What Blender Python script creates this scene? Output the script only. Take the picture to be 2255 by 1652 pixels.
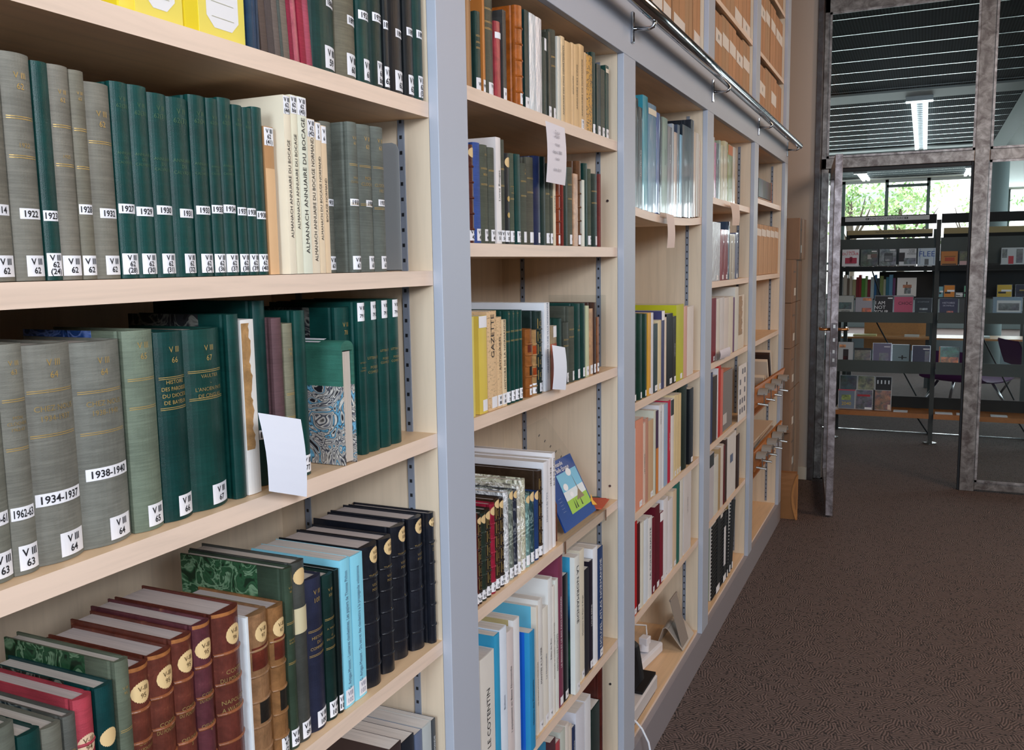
import bpy, math, random
from mathutils import Vector, Matrix
random.seed(7)
for o in list(bpy.data.objects): bpy.data.objects.remove(o)
scene=bpy.context.scene; COL=scene.collection
# ---------------- camera
F_PX,YAW,PITCH,ROLL=1967.05,.4312,-.1241,-.0157
CAM=Vector((.7306,0,1.5575))
def cam_axes():
    cy,sy,cp,sp=math.cos(YAW),math.sin(YAW),math.cos(PITCH),math.sin(PITCH)
    F=Vector((-sy*cp,cy*cp,sp)); R=Vector((cy,sy,0)); U=R.cross(F)
    cr,sr=math.cos(ROLL),math.sin(ROLL)
    return R*cr+U*sr, U*cr-R*sr, F
r_,u_,f_=cam_axes()
cd=bpy.data.cameras.new('camera'); cam=bpy.data.objects.new('camera',cd); COL.objects.link(cam)
cd.sensor_width=36; cd.lens=F_PX/2255*36; cd.clip_start=.02
cam.matrix_world=Matrix(((r_.x,u_.x,-f_.x,CAM.x),(r_.y,u_.y,-f_.y,CAM.y),(r_.z,u_.z,-f_.z,CAM.z),(0,0,0,1)))
scene.camera=cam
scene.view_settings.view_transform='Standard'; scene.view_settings.look='None'
scene.view_settings.exposure=0.28; scene.view_settings.gamma=1; scene.view_settings.use_curve_mapping=False
# ---------------- world and room light
w=bpy.data.worlds.new('sky'); scene.world=w; w.use_nodes=True
w.node_tree.nodes['Background'].inputs[0].default_value=(.93,.97,1,1); w.node_tree.nodes['Background'].inputs[1].default_value=3.0
def area(name,loc,target,sx,sy,power,color):
    l=bpy.data.lights.new(name,'AREA'); l.shape='RECTANGLE'; l.size=sx; l.size_y=sy; l.energy=power; l.color=color
    o=bpy.data.objects.new(name,l); COL.objects.link(o); o.location=loc
    o.rotation_euler=(Vector(target)-Vector(loc)).to_track_quat('-Z','Y').to_euler(); return o
area('window_daylight_behind',(.5,-2.9,2.2),(.25,1.5,1.3),1.6,1.5,105,(.72,.86,1))
area('window_daylight_side',(3.0,-.5,2.62),(0,.8,1.1),2.6,1.0,170,(.85,.90,1))
area('aisle_lamp_near',(2.3,3.0,3.2),(.1,3.1,.9),.3,1.8,28,(1,.76,.54))
area('aisle_lamp_far',(2.2,5.0,3.2),(.0,5.0,.9),.3,1.8,40,(1,.68,.46))
area('far_room_daylight_right',(6.5,13,2.2),(0,12,1.0),7,2.2,270,(.82,.95,1))
area('far_window_daylight',(1,21.4,1.9),(1,12,.3),7,2.0,220,(.84,.96,1))
# ---------------- material helpers
def lin(h):
    h=h.lstrip('#'); v=[int(h[i:i+2],16)/255 for i in (0,2,4)]
    return tuple((x/12.92 if x<=.04045 else ((x+.055)/1.055)**2.4) for x in v)+(1,)
MATS={}
class NT:
    def __init__(s,name):
        s.m=bpy.data.materials.new(name); s.m.use_nodes=True; s.t=s.m.node_tree; s.b=s.t.nodes['Principled BSDF']
    def n(s,t,**k):
        x=s.t.nodes.new(t)
        for a,v in k.items():
            if a.startswith('i_'):
                x.inputs[a[2:].replace('_',' ')].default_value=v
            else: setattr(x,a,v)
        return x
    def l(s,a,b): s.t.links.new(a,b)
    def co(s,scale=(1,1,1),kind='Object'):
        tc=s.n('ShaderNodeTexCoord'); mp=s.n('ShaderNodeMapping'); mp.inputs['Scale'].default_value=scale
        s.l(tc.outputs[kind],mp.inputs['Vector']); return mp.outputs['Vector']
    def noise(s,v,sc,det=4,rough=.55,dist=0):
        x=s.n('ShaderNodeTexNoise'); s.l(v,x.inputs['Vector']); x.inputs['Scale'].default_value=sc; x.inputs['Detail'].default_value=det
        x.inputs['Roughness'].default_value=rough; x.inputs['Distortion'].default_value=dist; return x
    def ramp(s,f,stops,interp='LINEAR'):
        r=s.n('ShaderNodeValToRGB'); r.color_ramp.interpolation=interp; e=r.color_ramp.elements
        while len(e)<len(stops): e.new(.5)
        for q,(p,c) in zip(e,stops): q.position=p; q.color=c
        s.l(f,r.inputs['Fac']); return r.outputs['Color']
    def bump(s,h,st,dist=.001):
        b=s.n('ShaderNodeBump'); b.inputs['Strength'].default_value=st; b.inputs['Distance'].default_value=dist
        s.l(h,b.inputs['Height']); s.l(b.outputs['Normal'],s.b.inputs['Normal'])
    def base(s,c):
        if isinstance(c,tuple): s.b.inputs['Base Color'].default_value=c
        else: s.l(c,s.b.inputs['Base Color'])
    def set(s,**k):
        for a,v in k.items(): s.b.inputs[a.replace('_',' ')].default_value=v
def sc(c,k): return (min(c[0]*k,1),min(c[1]*k,1),min(c[2]*k,1),1)
def M(spec):
    if spec in MATS: return MATS[spec]
    kind,h=(spec.split(':')+[''])[:2]; N=NT(spec.replace(':','_')); c=lin(h) if h else (1,1,1,1)
    if kind=='c':      # book cloth with fine horizontal threads
        g=lin(h); dark=g[0]+g[1]+g[2]<.25; c=sc(c,.80 if dark else .70)
        v=N.co(); a=N.noise(v,16,4,.6); th=N.noise(N.co((18,18,420)),1.0,2,.6)
        m=N.n('ShaderNodeMath',operation='MULTIPLY_ADD'); N.l(th.outputs['Fac'],m.inputs[0]); m.inputs[1].default_value=.30 if dark else .55; N.l(a.outputs['Fac'],m.inputs[2])
        lo,hi=(.55,.78) if dark else (.62,.92)
        N.base(N.ramp(m.outputs[0],[(lo,sc(c,.80)),(hi,sc(c,1.25))]))
        N.set(Roughness=.36 if dark else .6); N.set(Specular_IOR_Level=.34)
        b=N.noise(N.co((1,1,2.4)),900 if dark else 420,2,.6); N.bump(b.outputs['Fac'],.35 if dark else .6,.0006)
    elif kind=='q':    # printed cover under clear library film
        v=N.co(); a=N.noise(v,9,3); N.base(N.ramp(a.outputs['Fac'],[(.3,sc(c,.8)),(.7,sc(c,1.0))])); N.set(Roughness=.3)
        N.b.inputs['Coat Weight'].default_value=1; N.b.inputs['Coat Roughness'].default_value=.06
        b=N.noise(N.co((1,1,.12)),60,2); N.bump(b.outputs['Fac'],.5,.003)
    elif kind=='p':    # smooth printed paper
        v=N.co(); a=N.noise(v,9,3); N.base(N.ramp(a.outputs['Fac'],[(.3,sc(c,.93)),(.7,sc(c,1.04))])); N.set(Roughness=.32); N.set(Specular_IOR_Level=.22)
    elif kind=='w':    # clear plastic wrap over paper
        v=N.co((3,3,1)); a=N.noise(v,30,3); N.base(N.ramp(a.outputs['Fac'],[(.3,sc(c,.85)),(.7,sc(c,1.05))])); N.set(Roughness=.12); N.bump(a.outputs['Fac'],.9,.004)
    elif kind=='l':    # worn leather
        c=sc(c,.78); v=N.co(); a=N.noise(v,34,7,.75,.6); tan=lin('b9835a')
        mixc=tuple(c[i]*.45+tan[i]*.55 for i in range(3))+(1,)
        dark=c[0]+c[1]+c[2]<.12
        N.base(N.ramp(a.outputs['Fac'],[(.3,sc(c,.6)),(.5,c),(.60,sc(c,1.25)),(.70,sc(c,1.6) if dark else mixc)]))
        N.set(Roughness=.34); b=N.noise(v,240,3); N.bump(b.outputs['Fac'],.4,.0008)
    elif kind=='m':    # marbled paper
        v=N.co(); a=N.noise(v,26,2,.5,2.6)
        dk,lt=sc(c,.25),(min(c[0]*1.8+.15,1),min(c[1]*1.8+.15,1),min(c[2]*1.8+.12,1),1)
        N.base(N.ramp(a.outputs['Fac'],[(.34,dk),(.42,c),(.48,lt),(.52,sc(c,.6)),(.60,c),(.68,dk)])); N.set(Roughness=.45)
    elif kind=='mb':   # blue-grey swirl marbling
        v=N.co(); a=N.noise(v,13,1.5,.5,4.5)
        k,g,wh,bl=lin('26252b'),lin('6c6e76'),lin('d9d3c8'),lin('6fb0cf')
        N.base(N.ramp(a.outputs['Fac'],[(.30,k),(.345,wh),(.37,k),(.40,g),(.43,wh),(.45,k),(.475,g),(.49,wh),(.51,k),(.535,wh),(.56,k),(.60,bl),(.63,k),(.66,wh),(.70,k)])); N.set(Roughness=.4)
    elif kind=='y':    # newsprint
        v=N.co((1,1,3)); a=N.noise(v,70,4,.8); N.base(N.ramp(a.outputs['Fac'],[(.36,lin('6b5238')),(.44,c),(.8,sc(c,1.05))])); N.set(Roughness=.6)
    elif kind=='x':
        v=N.co(); a=N.n('ShaderNodeTexVoronoi'); a.inputs['Scale'].default_value=170; N.l(v,a.inputs['Vector'])
        N.base(N.ramp(a.outputs['Distance'],[(.30,lin('241a10')),(.42,c)])); N.set(Roughness=.4)
    elif kind=='s':    # seascape cover
        v=N.co(); g=N.n('ShaderNodeSeparateXYZ'); N.l(v,g.inputs[0]); nz=N.noise(v,22,5)
        ad=N.n('ShaderNodeMath',operation='MULTIPLY_ADD'); N.l(nz.outputs['Fac'],ad.inputs[0]); ad.inputs[1].default_value=.12; N.l(g.outputs['Z'],ad.inputs[2])
        N.base(N.ramp(ad.outputs[0],[(.10,lin('17222a')),(.16,lin('28503f')),(.22,lin('101c26')),(.28,lin('184d74')),(.34,lin('3c9cc4'))])); N.set(Roughness=.3)
    elif kind=='pg':   # page block edges
        v=N.co((1,160,1)); a=N.noise(v,8,2); N.base(N.ramp(a.outputs['Fac'],[(.3,sc(c,.72)),(.7,sc(c,1.0))])); N.set(Roughness=.8)
    elif kind=='k':    # kraft cardboard
        v=N.co((1,1,.4)); a=N.noise(v,12,4); N.base(N.ramp(a.outputs['Fac'],[(.3,sc(c,.88)),(.7,sc(c,1.07))])); N.set(Roughness=.75)
    elif kind=='foil': # printed photographic cover
        v=N.co(); a=N.noise(v,24,5,.6,.8); b=N.noise(v,11,3)
        m=N.n('ShaderNodeMix',data_type='RGBA'); m.inputs['Factor'].default_value=.35
        N.l(N.ramp(a.outputs['Fac'],[(.35,sc(c,.25)),(.5,c),(.66,sc(c,2.0))]),m.inputs[6]); N.l(b.outputs['Color'],m.inputs[7]); 
        m.inputs['Factor'].default_value=.12; N.base(m.outputs[2]); N.set(Roughness=.3); N.set(Specular_IOR_Level=.2)
    elif kind=='gold': N.base(lin('c0a05e') if not h else c); N.set(Metallic=.4,Roughness=.4)
    elif kind=='steel': N.base(c); N.set(Metallic=.9,Roughness=.25)
    elif kind=='chrome': N.base(lin('b9bcc0')); N.set(Metallic=1,Roughness=.08)
    elif kind=='paint':
        v=N.co(); a=N.noise(v,260,2); N.base(c); N.set(Roughness=.46); N.set(Specular_IOR_Level=.45); N.bump(a.outputs['Fac'],.05,.0003)
    elif kind=='matt': N.base(c); N.set(Roughness=.6); N.set(Specular_IOR_Level=.2)
    elif kind=='plain': N.base(c); N.set(Roughness=.6)
    elif kind=='shiny': N.base(c); N.set(Roughness=.15)
    elif kind=='maple':
        v=N.co((1,1,1)); mp=N.co((14,.9,14)); a=N.noise(mp,3.2,5,.6,.6); N.base(N.ramp(a.outputs['Fac'],[(.3,sc(c,.88)),(.5,c),(.7,sc(c,1.06))])); N.set(Roughness=.42)
    elif kind=='maplez':
        mp=N.co((14,14,.9)); a=N.noise(mp,3.2,5,.6,.6); N.base(N.ramp(a.outputs['Fac'],[(.3,sc(c,.9)),(.5,c),(.7,sc(c,1.05))])); N.set(Roughness=.45)
    elif kind=='rust': # raw mottled steel
        v=N.co(); a=N.noise(v,16,6,.65,.5); b=N.noise(v,4,4)
        m=N.n('ShaderNodeMix',data_type='RGBA'); N.l(b.outputs['Fac'],m.inputs['Factor'])
        N.l(N.ramp(a.outputs['Fac'],[(.3,sc(c,.45)),(.55,c),(.75,sc(c,1.7))]),m.inputs[6]); N.l(N.ramp(a.outputs['Fac'],[(.4,lin('50403c')),(.65,sc(c,1.15))]),m.inputs[7])
        N.base(m.outputs[2]); N.set(Metallic=.55,Roughness=.42); N.bump(a.outputs['Fac'],.25,.002)
    elif kind=='glass' or kind=='clear':
        t=N.t; out=t.nodes['Material Output']; tr=N.n('ShaderNodeBsdfTransparent'); gl=N.n('ShaderNodeBsdfGlossy'); gl.inputs['Roughness'].default_value=.02
        fr=N.n('ShaderNodeFresnel'); fr.inputs['IOR'].default_value=1.45 if kind=='glass' else 1.15; mx=N.n('ShaderNodeMixShader')
        tr.inputs['Color'].default_value=(.93,.96,.96,1) if kind=='glass' else (.93,.94,.94,1)
        ge=N.n('ShaderNodeNewGeometry'); inv=N.n('ShaderNodeMath',operation='SUBTRACT'); inv.inputs[0].default_value=1; N.l(ge.outputs['Backfacing'],inv.inputs[1])
        mu=N.n('ShaderNodeMath',operation='MULTIPLY'); inv.inputs[0].default_value=1 if kind=='glass' else 1; N.l(fr.outputs[0],mu.inputs[0]); N.l(inv.outputs[0],mu.inputs[1])
        N.l(mu.outputs[0],mx.inputs[0]); N.l(tr.outputs[0],mx.inputs[1]); N.l(gl.outputs[0],mx.inputs[2]); N.l(mx.outputs[0],out.inputs['Surface'])
    elif kind=='emit':
        N.base(c); N.b.inputs['Emission Color'].default_value=c; N.b.inputs['Emission Strength'].default_value=3.0
    elif kind=='carpet':
        v=N.co(); vo=N.n('ShaderNodeTexVoronoi'); vo.inputs['Scale'].default_value=30; N.l(v,vo.inputs['Vector'])
        sp=N.n('ShaderNodeSeparateColor'); N.l(vo.outputs['Color'],sp.inputs[0])
        an=N.n('ShaderNodeMath',operation='MULTIPLY'); N.l(sp.outputs[0],an.inputs[0]); an.inputs[1].default_value=3.14159
        rt=N.n('ShaderNodeVectorRotate',rotation_type='Z_AXIS'); N.l(v,rt.inputs['Vector']); N.l(an.outputs[0],rt.inputs['Angle'])
        wv=N.n('ShaderNodeTexWave'); wv.inputs['Scale'].default_value=30; wv.inputs['Distortion'].default_value=2.5; wv.inputs['Detail'].default_value=1; N.l(rt.outputs[0],wv.inputs['Vector'])
        v2=N.n('ShaderNodeTexVoronoi'); v2.inputs['Scale'].default_value=58; N.l(v,v2.inputs['Vector'])
        dots=N.ramp(v2.outputs['Distance'],[(.20,(.12,.12,.12,1)),(.30,(1,1,1,1))])
        cw=N.ramp(wv.outputs['Fac'],[(.2,sc(c,.42)),(.5,sc(c,1.05)),(.85,sc(c,1.55))])
        m=N.n('ShaderNodeMix',data_type='RGBA',blend_type='MULTIPLY'); m.inputs['Factor'].default_value=1; N.l(cw,m.inputs[6]); N.l(dots,m.inputs[7])
        N.base(m.outputs[2]); N.set(Roughness=.9); N.bump(wv.outputs['Fac'],.5,.004)
    elif kind=='slat':
        v=N.co((1,1,1)); wv=N.n('ShaderNodeTexWave',bands_direction='X'); wv.inputs['Scale'].default_value=14; N.l(v,wv.inputs['Vector'])
        N.base(N.ramp(wv.outputs['Fac'],[(.3,sc(c,.55)),(.7,sc(c,1.5))])); N.set(Roughness=.95); N.set(Specular_IOR_Level=.05)
    MATS[spec]=N.m; return N.m
# ---------------- mesh helpers
class MB:
    def __init__(s): s.v=[];s.f=[];s.m=[];s.mats=[]
    def mi(s,mat):
        if mat not in s.mats: s.mats.append(mat)
        return s.mats.index(mat)
    def poly(s,pts,mat):
        b=len(s.v); s.v+= [tuple(p) for p in pts]; s.f.append(tuple(range(b,b+len(pts)))); s.m.append(s.mi(mat))
    def box(s,x0,x1,y0,y1,z0,z1,mat,T=None):
        b=len(s.v); P=[(x,y,z) for z in (z0,z1) for y in (y0,y1) for x in (x0,x1)]
        if T: P=[tuple(T@Vector(p)) for p in P]
        s.v+=P
        for q in ((0,2,3,1),(4,5,7,6),(0,1,5,4),(2,6,7,3),(0,4,6,2),(1,3,7,5)): s.f.append(tuple(b+i for i in q)); s.m.append(s.mi(mat))
    def prism(s,outline,axis,a,b,mat):  # outline 2D in the other two axes
        def mk(p,t): return {'z':(p[0],p[1],t),'y':(p[0],t,p[1]),'x':(t,p[0],p[1])}[axis]
        n=len(outline); k=len(s.v); s.v+=[mk(p,a) for p in outline]+[mk(p,b) for p in outline]; mi=s.mi(mat)
        s.f.append(tuple(k+i for i in range(n))[::-1]); s.f.append(tuple(k+n+i for i in range(n))); s.m+=[mi,mi]
        for i in range(n): j=(i+1)%n; s.f.append((k+i,k+j,k+n+j,k+n+i)); s.m.append(mi)
    def tube(s,path,r,mat,n=12,cap=True):
        path=[Vector(p) for p in path]; k=len(s.v); mi=s.mi(mat); up=None
        for i,p in enumerate(path):
            d=(path[min(i+1,len(path)-1)]-path[max(i-1,0)]).normalized()
            a=d.orthogonal().normalized() if up is None else (up-d*up.dot(d)).normalized()
            up=a; b=d.cross(a); rr=r[i] if isinstance(r,(list,tuple)) else r
            for j in range(n):
                t=2*math.pi*j/n; s.v.append(tuple(p+a*(rr*math.cos(t))+b*(rr*math.sin(t))))
        for i in range(len(path)-1):
            for j in range(n):
                q=(j+1)%n; s.f.append((k+i*n+j,k+i*n+q,k+(i+1)*n+q,k+(i+1)*n+j)); s.m.append(mi)
        if cap:
            s.f.append(tuple(k+j for j in range(n))[::-1]); e=k+(len(path)-1)*n; s.f.append(tuple(e+j for j in range(n))); s.m+=[mi,mi]
    def obj(s,name,parent=None,smooth=False,bevel=0,loc=None):
        me=bpy.data.meshes.new(name); me.from_pydata(s.v,[],s.f)
        for m in s.mats: me.materials.append(M(m) if isinstance(m,str) else m)
        me.polygons.foreach_set('material_index',s.m)
        if smooth: me.polygons.foreach_set('use_smooth',[True]*len(me.polygons)); 
        me.update(); o=bpy.data.objects.new(name,me); COL.objects.link(o)
        if parent: o.parent=parent
        if loc: o.location=loc
        if bevel:
            b=o.modifiers.new('bevel','BEVEL'); b.width=bevel; b.segments=2; b.limit_method='ANGLE'
        return o
def empty(name,loc,rot=(0,0,0)):
    o=bpy.data.objects.new(name,None); o.empty_display_size=.02; COL.objects.link(o); o.location=loc; o.rotation_euler=rot; return o
USED={}
def tag(o,label,cat,group=None,kind=None):
    o['label']=label; o['category']=cat
    if group: o['group']=group
    if kind: o['kind']=kind
    USED[label]=USED.get(label,0)+1
    return o
def struct(o): o['kind']='structure'; return o
TC={}
def glyph(t,bold=0):
    key=(t,bold)
    if key in TC: return TC[key]
    cu=bpy.data.curves.new('lettering','FONT'); cu.body=t; cu.size=1; cu.resolution_u=2; cu.offset=bold; cu.align_x='CENTER'
    ob=bpy.data.objects.new('lettering',cu); me=bpy.data.meshes.new_from_object(ob)
    vs=[(v.co.x,v.co.y) for v in me.vertices]; fs=[tuple(p.vertices) for p in me.polygons]
    bpy.data.objects.remove(ob); bpy.data.curves.remove(cu); bpy.data.meshes.remove(me)
    if vs:
        x0,x1=min(v[0] for v in vs),max(v[0] for v in vs); vs=[(x-(x0+x1)/2,y) for x,y in vs]; w=x1-x0
    else: w=0
    TC[key]=(vs,fs,w); return TC[key]
def text(mb,t,mat,fn,size,maxw=None,bold=0):
    """fn maps (tx,ty) in metres to a 3-D point; returns nothing"""
    vs,fs,w=glyph(t,bold)
    if not vs: return
    k=size
    sx=k if not maxw or w*k<=maxw else maxw/w
    b=len(mb.v); mb.v+=[tuple(fn(x*sx,(y-.34)*k)) for x,y in vs]; mi=mb.mi(mat)
    for f in fs: mb.f.append(tuple(b+i for i in f)); mb.m.append(mi)
def flat(o,ex,ey,off=.0006):
    ex,ey=Vector(ex).normalized(),Vector(ey).normalized(); n=ex.cross(ey); o=Vector(o)
    return lambda x,y:o+ex*x+ey*y+n*off
ROWS=[
('r11','first','volumes on the top shelf of the nearest bay',0.03,[
 ['P',0.8939,0.004,-0.02,1.8225,0.25,0.18,'c:2c4560','thin navy cloth pamphlet beside the yellow binders',{}],
 ['C',0.8983,0.004,-0.02,1.8225,0.25,0.18,'c:27405c','navy cloth volume with frayed pale joint',{}],
 ['P',0.9027,0.004,-0.02,1.8225,0.25,0.18,'c:2a4058','slate navy cloth volume against the brown pamphlets',{}],
 ['P',0.9107,0.0119,-0.02,1.8225,0.24,0.173,'c:67564e','first brown leaning pamphlet volume',{'a': 0.07}],
 ['P',0.9231,0.0126,-0.02,1.8225,0.24,0.173,'c:4e4648','dark brown leaning pamphlet volume',{'a': 0.07}],
 ['P',0.9362,0.0108,-0.02,1.8225,0.24,0.173,'c:7c6e66','taupe leaning pamphlet volume',{'a': 0.07}],
 ['P',0.9474,0.0052,-0.02,1.8225,0.24,0.173,'c:5d6560','thin grey-green leaning pamphlet volume',{'a': 0.07}],
 ['P',0.953,0.0121,-0.02,1.8225,0.24,0.173,'c:8a7a6c','tan leaning pamphlet volume',{'a': 0.07}],
 ['P',0.9656,0.0083,-0.02,1.8225,0.25,0.18,'c:a02544','thin crimson leaning cloth volume',{'a': 0.07}],
 ['C',0.9743,0.013,-0.02,1.8225,0.25,0.18,'l:c4616f','worn pink-red cloth volume with peeling spine',{'a': 0.07}],
 ['P',0.9879,0.0117,-0.02,1.8225,0.25,0.18,'c:b12c46','crimson cloth volume right of the peeling one',{'a': 0.07}],
 ['C',1.0001,0.0145,-0.02,1.8225,0.25,0.18,'c:c2566a','rose-red cloth volume with orange paper at its foot',{'a': 0.07}],
 ['C',1.0157,0.0593,-0.02,1.8225,0.25,0.18,'c:163f3a','thick dark green volume stamped 1860',{'s': 'V III|59','m': ['1860',0.37]}],
 ['C',1.0755,0.0484,-0.02,1.8225,0.25,0.18,'c:7f7864','thick tan-grey cloth volume stamped 1897',{'s': 'V III|60','m': ['1897',0.32]}],
 ['C',1.1246,0.0318,-0.02,1.8225,0.25,0.18,'c:15443f','green cloth volume stamped 1921',{'s': 'V III|61','m': ['1921',0.38]}],
 ['C',1.157,0.0346,-0.02,1.8225,0.25,0.18,'c:12332f','dark green cloth volume labelled 61 bis',{'s': 'V III|61|bis','m': ['1922',0.4]}],
 ['C',1.192,0.0142,-0.02,1.8225,0.25,0.18,'c:23292c','slim charcoal volume labelled V III 62',{'s': 'V III|62','m': ['189',0.38]}],
 ['C',1.2069,0.0454,-0.02,1.8225,0.25,0.18,'c:171b21','wide black volume stamped 189 in gilt bands',{'s': 'V III|62','m': ['1898',0.36],'g': [['',0.88],['',0.84]]}],
 ['C',1.253,0.029,-0.02,1.8225,0.25,0.18,'c:1a2024','black volume with two gilt bands',{'s': 'V III|62','m': ['189',0.4],'g': [['',0.86]]}],
 ['C',1.2827,0.0295,-0.02,1.8225,0.25,0.18,'c:12413d','teal green volume at the end of the row',{'s': 'V III|62|(5)','m': ['189',0.41]}],
]),
('r12','first','volumes on the eye-level shelf of the nearest bay',0.0195,[
 ['C',0.5325,0.0318,-0.028,1.5485,0.2078,0.15,'c:8a8678','grey cloth volume stamped 1914',{'s': 'V III|62','m': ['1914',0.31]}],
 ['C',0.5654,0.0302,-0.028,1.5485,0.2067,0.149,'c:8c897c','grey cloth volume stamped 1922 in gilt lettering',{'s': 'V III|62','m': ['1922',0.3],'g': [['V III|62',0.88],['=',0.72],['1922',0.6],['=',0.55]]}],
 ['C',0.5962,0.017,-0.028,1.5485,0.2036,0.147,'c:12443f','green cloth volume stamped 1923',{'s': 'V III|62|(24)','m': ['1923',0.3]}],
 ['C',0.6136,0.0226,-0.028,1.5485,0.204,0.147,'c:8e897b','grey cloth volume between the 1923 and 1928 volumes',{'s': 'V III|62','g': [['V III|62',0.86],['=',0.72],['1925',0.58],['=',0.54]]}],
 ['C',0.6366,0.0167,-0.028,1.5485,0.2028,0.146,'c:85806f','grey cloth volume stamped 1928',{'s': 'V III|62','m': ['1928',0.34],'g': [['V III|62',0.88],['=',0.72],['=',0.54]]}],
 ['C',0.6536,0.0311,-0.028,1.5485,0.1949,0.14,'c:8b8779','wide grey cloth volume stamped 1932',{'s': 'V III|62','m': ['1932',0.34],'g': [['V III|62',0.82],['=',0.7]]}],
 ['C',0.6854,0.0225,-0.028,1.5485,0.2006,0.144,'c:114944','green cloth annual labelled 62 (28)',{'s': 'V III|62|(28)','m': ['1927',0.36],'g': [['V III|62(28)',0.9],['ANNUAIRE|DU|CALVADOS',0.62]]}],
 ['C',0.7085,0.0248,-0.028,1.5485,0.2011,0.145,'c:114a45','green cloth annual labelled 62 (30)',{'s': 'V III|62|(30)','m': ['1929',0.35],'g': [['V III|62(30)',0.88],['ANNUAIRE|DU|CALVADOS',0.62]]}],
 ['C',0.7342,0.0266,-0.028,1.5485,0.1974,0.142,'c:114843','green cloth annual stamped 1930',{'s': 'V III|62|(31)','m': ['1930',0.37],'g': [['V III|62(31)',0.9],['ANNUAIRE|DU|CALVADOS',0.62]]}],
 ['C',0.7614,0.0314,-0.028,1.5485,0.1973,0.142,'c:114843','green cloth annual labelled 62 (32)',{'s': 'V III|62|(32)','m': ['1931',0.36],'g': [['V III|62(32)',0.9],['ANNUAIRE|DU|CALVADOS',0.62]]}],
 ['C',0.7938,0.0259,-0.028,1.5485,0.2046,0.147,'c:10443f','green cloth annual stamped 1933',{'s': 'V III|62|(34)','m': ['1933',0.37],'g': [['V III|62(34)',0.88],['ANNUAIRE|DU|CALVADOS',0.6]]}],
 ['C',0.8201,0.0193,-0.028,1.5485,0.2048,0.147,'c:10443f','slim green cloth annual stamped 1935',{'s': 'V III|62|(36)','m': ['1935',0.38],'g': [['V III|62(36)',0.88],['ANNUAIRE|DU|CALVADOS',0.6]]}],
 ['C',0.8399,0.0223,-0.028,1.5485,0.2086,0.15,'c:114540','green cloth annual labelled 62 (37)',{'s': 'V III|62|(37)','m': ['1934',0.38],'g': [['V III|62(37)',0.88],['ANNUAIRE|DU|CALVADOS',0.6]]}],
 ['C',0.8632,0.0169,-0.028,1.5485,0.2038,0.147,'c:10443f','slim green cloth annual labelled 62 (38)',{'s': 'V III|62|(38)','m': ['1937',0.38],'g': [['V III|62(38)',0.9]]}],
 ['C',0.8805,0.0168,-0.028,1.5485,0.203,0.146,'c:10443f','slim green cloth annual labelled 62 (39)',{'s': 'V III|62|(39)','m': ['1938',0.38],'g': [['V III|62(39)',0.9]]}],
 ['C',0.8978,0.0182,-0.028,1.5485,0.2064,0.149,'c:104641','green cloth annual labelled 62 (40)',{'s': 'V III|62|(40)','m': ['1938',0.36]}],
 ['P',0.9164,0.0181,-0.028,1.5485,0.1852,0.133,'p:b98b5f','tan kraft pamphlet with a white label at its head',{'t': 'V III|62|(41)','two': 'p:dcb387'}],
 ['P',0.9415,0.0135,-0.016,1.5485,0.2263,0.163,'p:e9dcc2','tall cream almanac with lettered spine labelled 62 (44)',{'t': 'V III|62|(44)','v': ['ALMANACH ANNUAIRE DU BOCAGE',0.48],'g2': '1953'}],
 ['P',0.9558,0.0132,-0.016,1.5485,0.2287,0.165,'p:e6dfc4','cream almanac just right of the 62 (44) one',{'t': 'V III|62|bis','v': ['ALMANACH ANNUAIRE DU BOCAGE',0.52]}],
 ['P',0.9697,0.0194,-0.016,1.5485,0.2289,0.165,'p:e2e2cc','greenish cream almanac labelled 62 (45)',{'t': 'V III|62|(45)','v': ['ALMANACH ANNUAIRE DU BOCAGE',0.5]}],
 ['P',0.9916,0.0165,-0.018,1.5485,0.204,0.147,'p:e8d8bd','shorter cream almanac labelled 62 (42)',{'t': 'V III|62|(42)','v': ['ALMANACH ANNUAIRE DU BOCAGE NORMAND',0.48]}],
 ['P',1.0088,0.012,-0.018,1.5485,0.2015,0.145,'p:e6cfae','narrow cream almanac beside the 62 (42) one',{'t': 'V|I|6','v': ['ALMANACH DU BOCAGE NORMAND',0.5]}],
 ['P',1.0215,0.0114,-0.018,1.5485,0.1988,0.143,'p:e2c6a2','thin peach almanac at the end of the almanacs',{'t': 'V|6','v': ['BOCAGE NORMAND',0.5]}],
 ['C',1.0588,0.0256,-0.043,1.5485,0.2119,0.153,'c:7b7c70','grey cloth volume stamped 1931',{'s': 'V III|63','m': ['1931',0.47]}],
 ['C',1.0848,0.023,-0.016,1.5485,0.2125,0.153,'c:6f756c','large grey-green volume stamped 1935',{'s': 'V III|63','m': ['1935',0.47],'g': [['V III|63',0.88],['=',0.72],['MON|CLOCHER',0.62],['=',0.46]]}],
 ['C',1.1216,0.0349,-0.023,1.5485,0.2146,0.154,'c:737970','grey-green volume labelled 1938',{'s': 'V III|63','m': ['1938',0.47],'g': [['V III|63',0.88],['=',0.72],['MON|CLOCHER',0.62],['=',0.46]]}],
 ['C',1.1603,0.033,-0.025,1.5485,0.2166,0.156,'c:6f756d','grey-green volume stamped 1937 by the bookend',{'s': 'V III|63','m': ['1937',0.48],'g': [['V III|63',0.88],['=',0.72],['CLOCHER|1937',0.58],['=',0.44]]}],
]),
('r13','first','volumes on the third shelf of the nearest bay',0.024,[
 ['C',0.5123,0.0291,-0.034,1.2715,0.2209,0.159,'c:86877a','grey cloth volume cut by the left frame edge',{'s': 'V III|63','m': ['1960-61',0.27]}],
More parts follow.
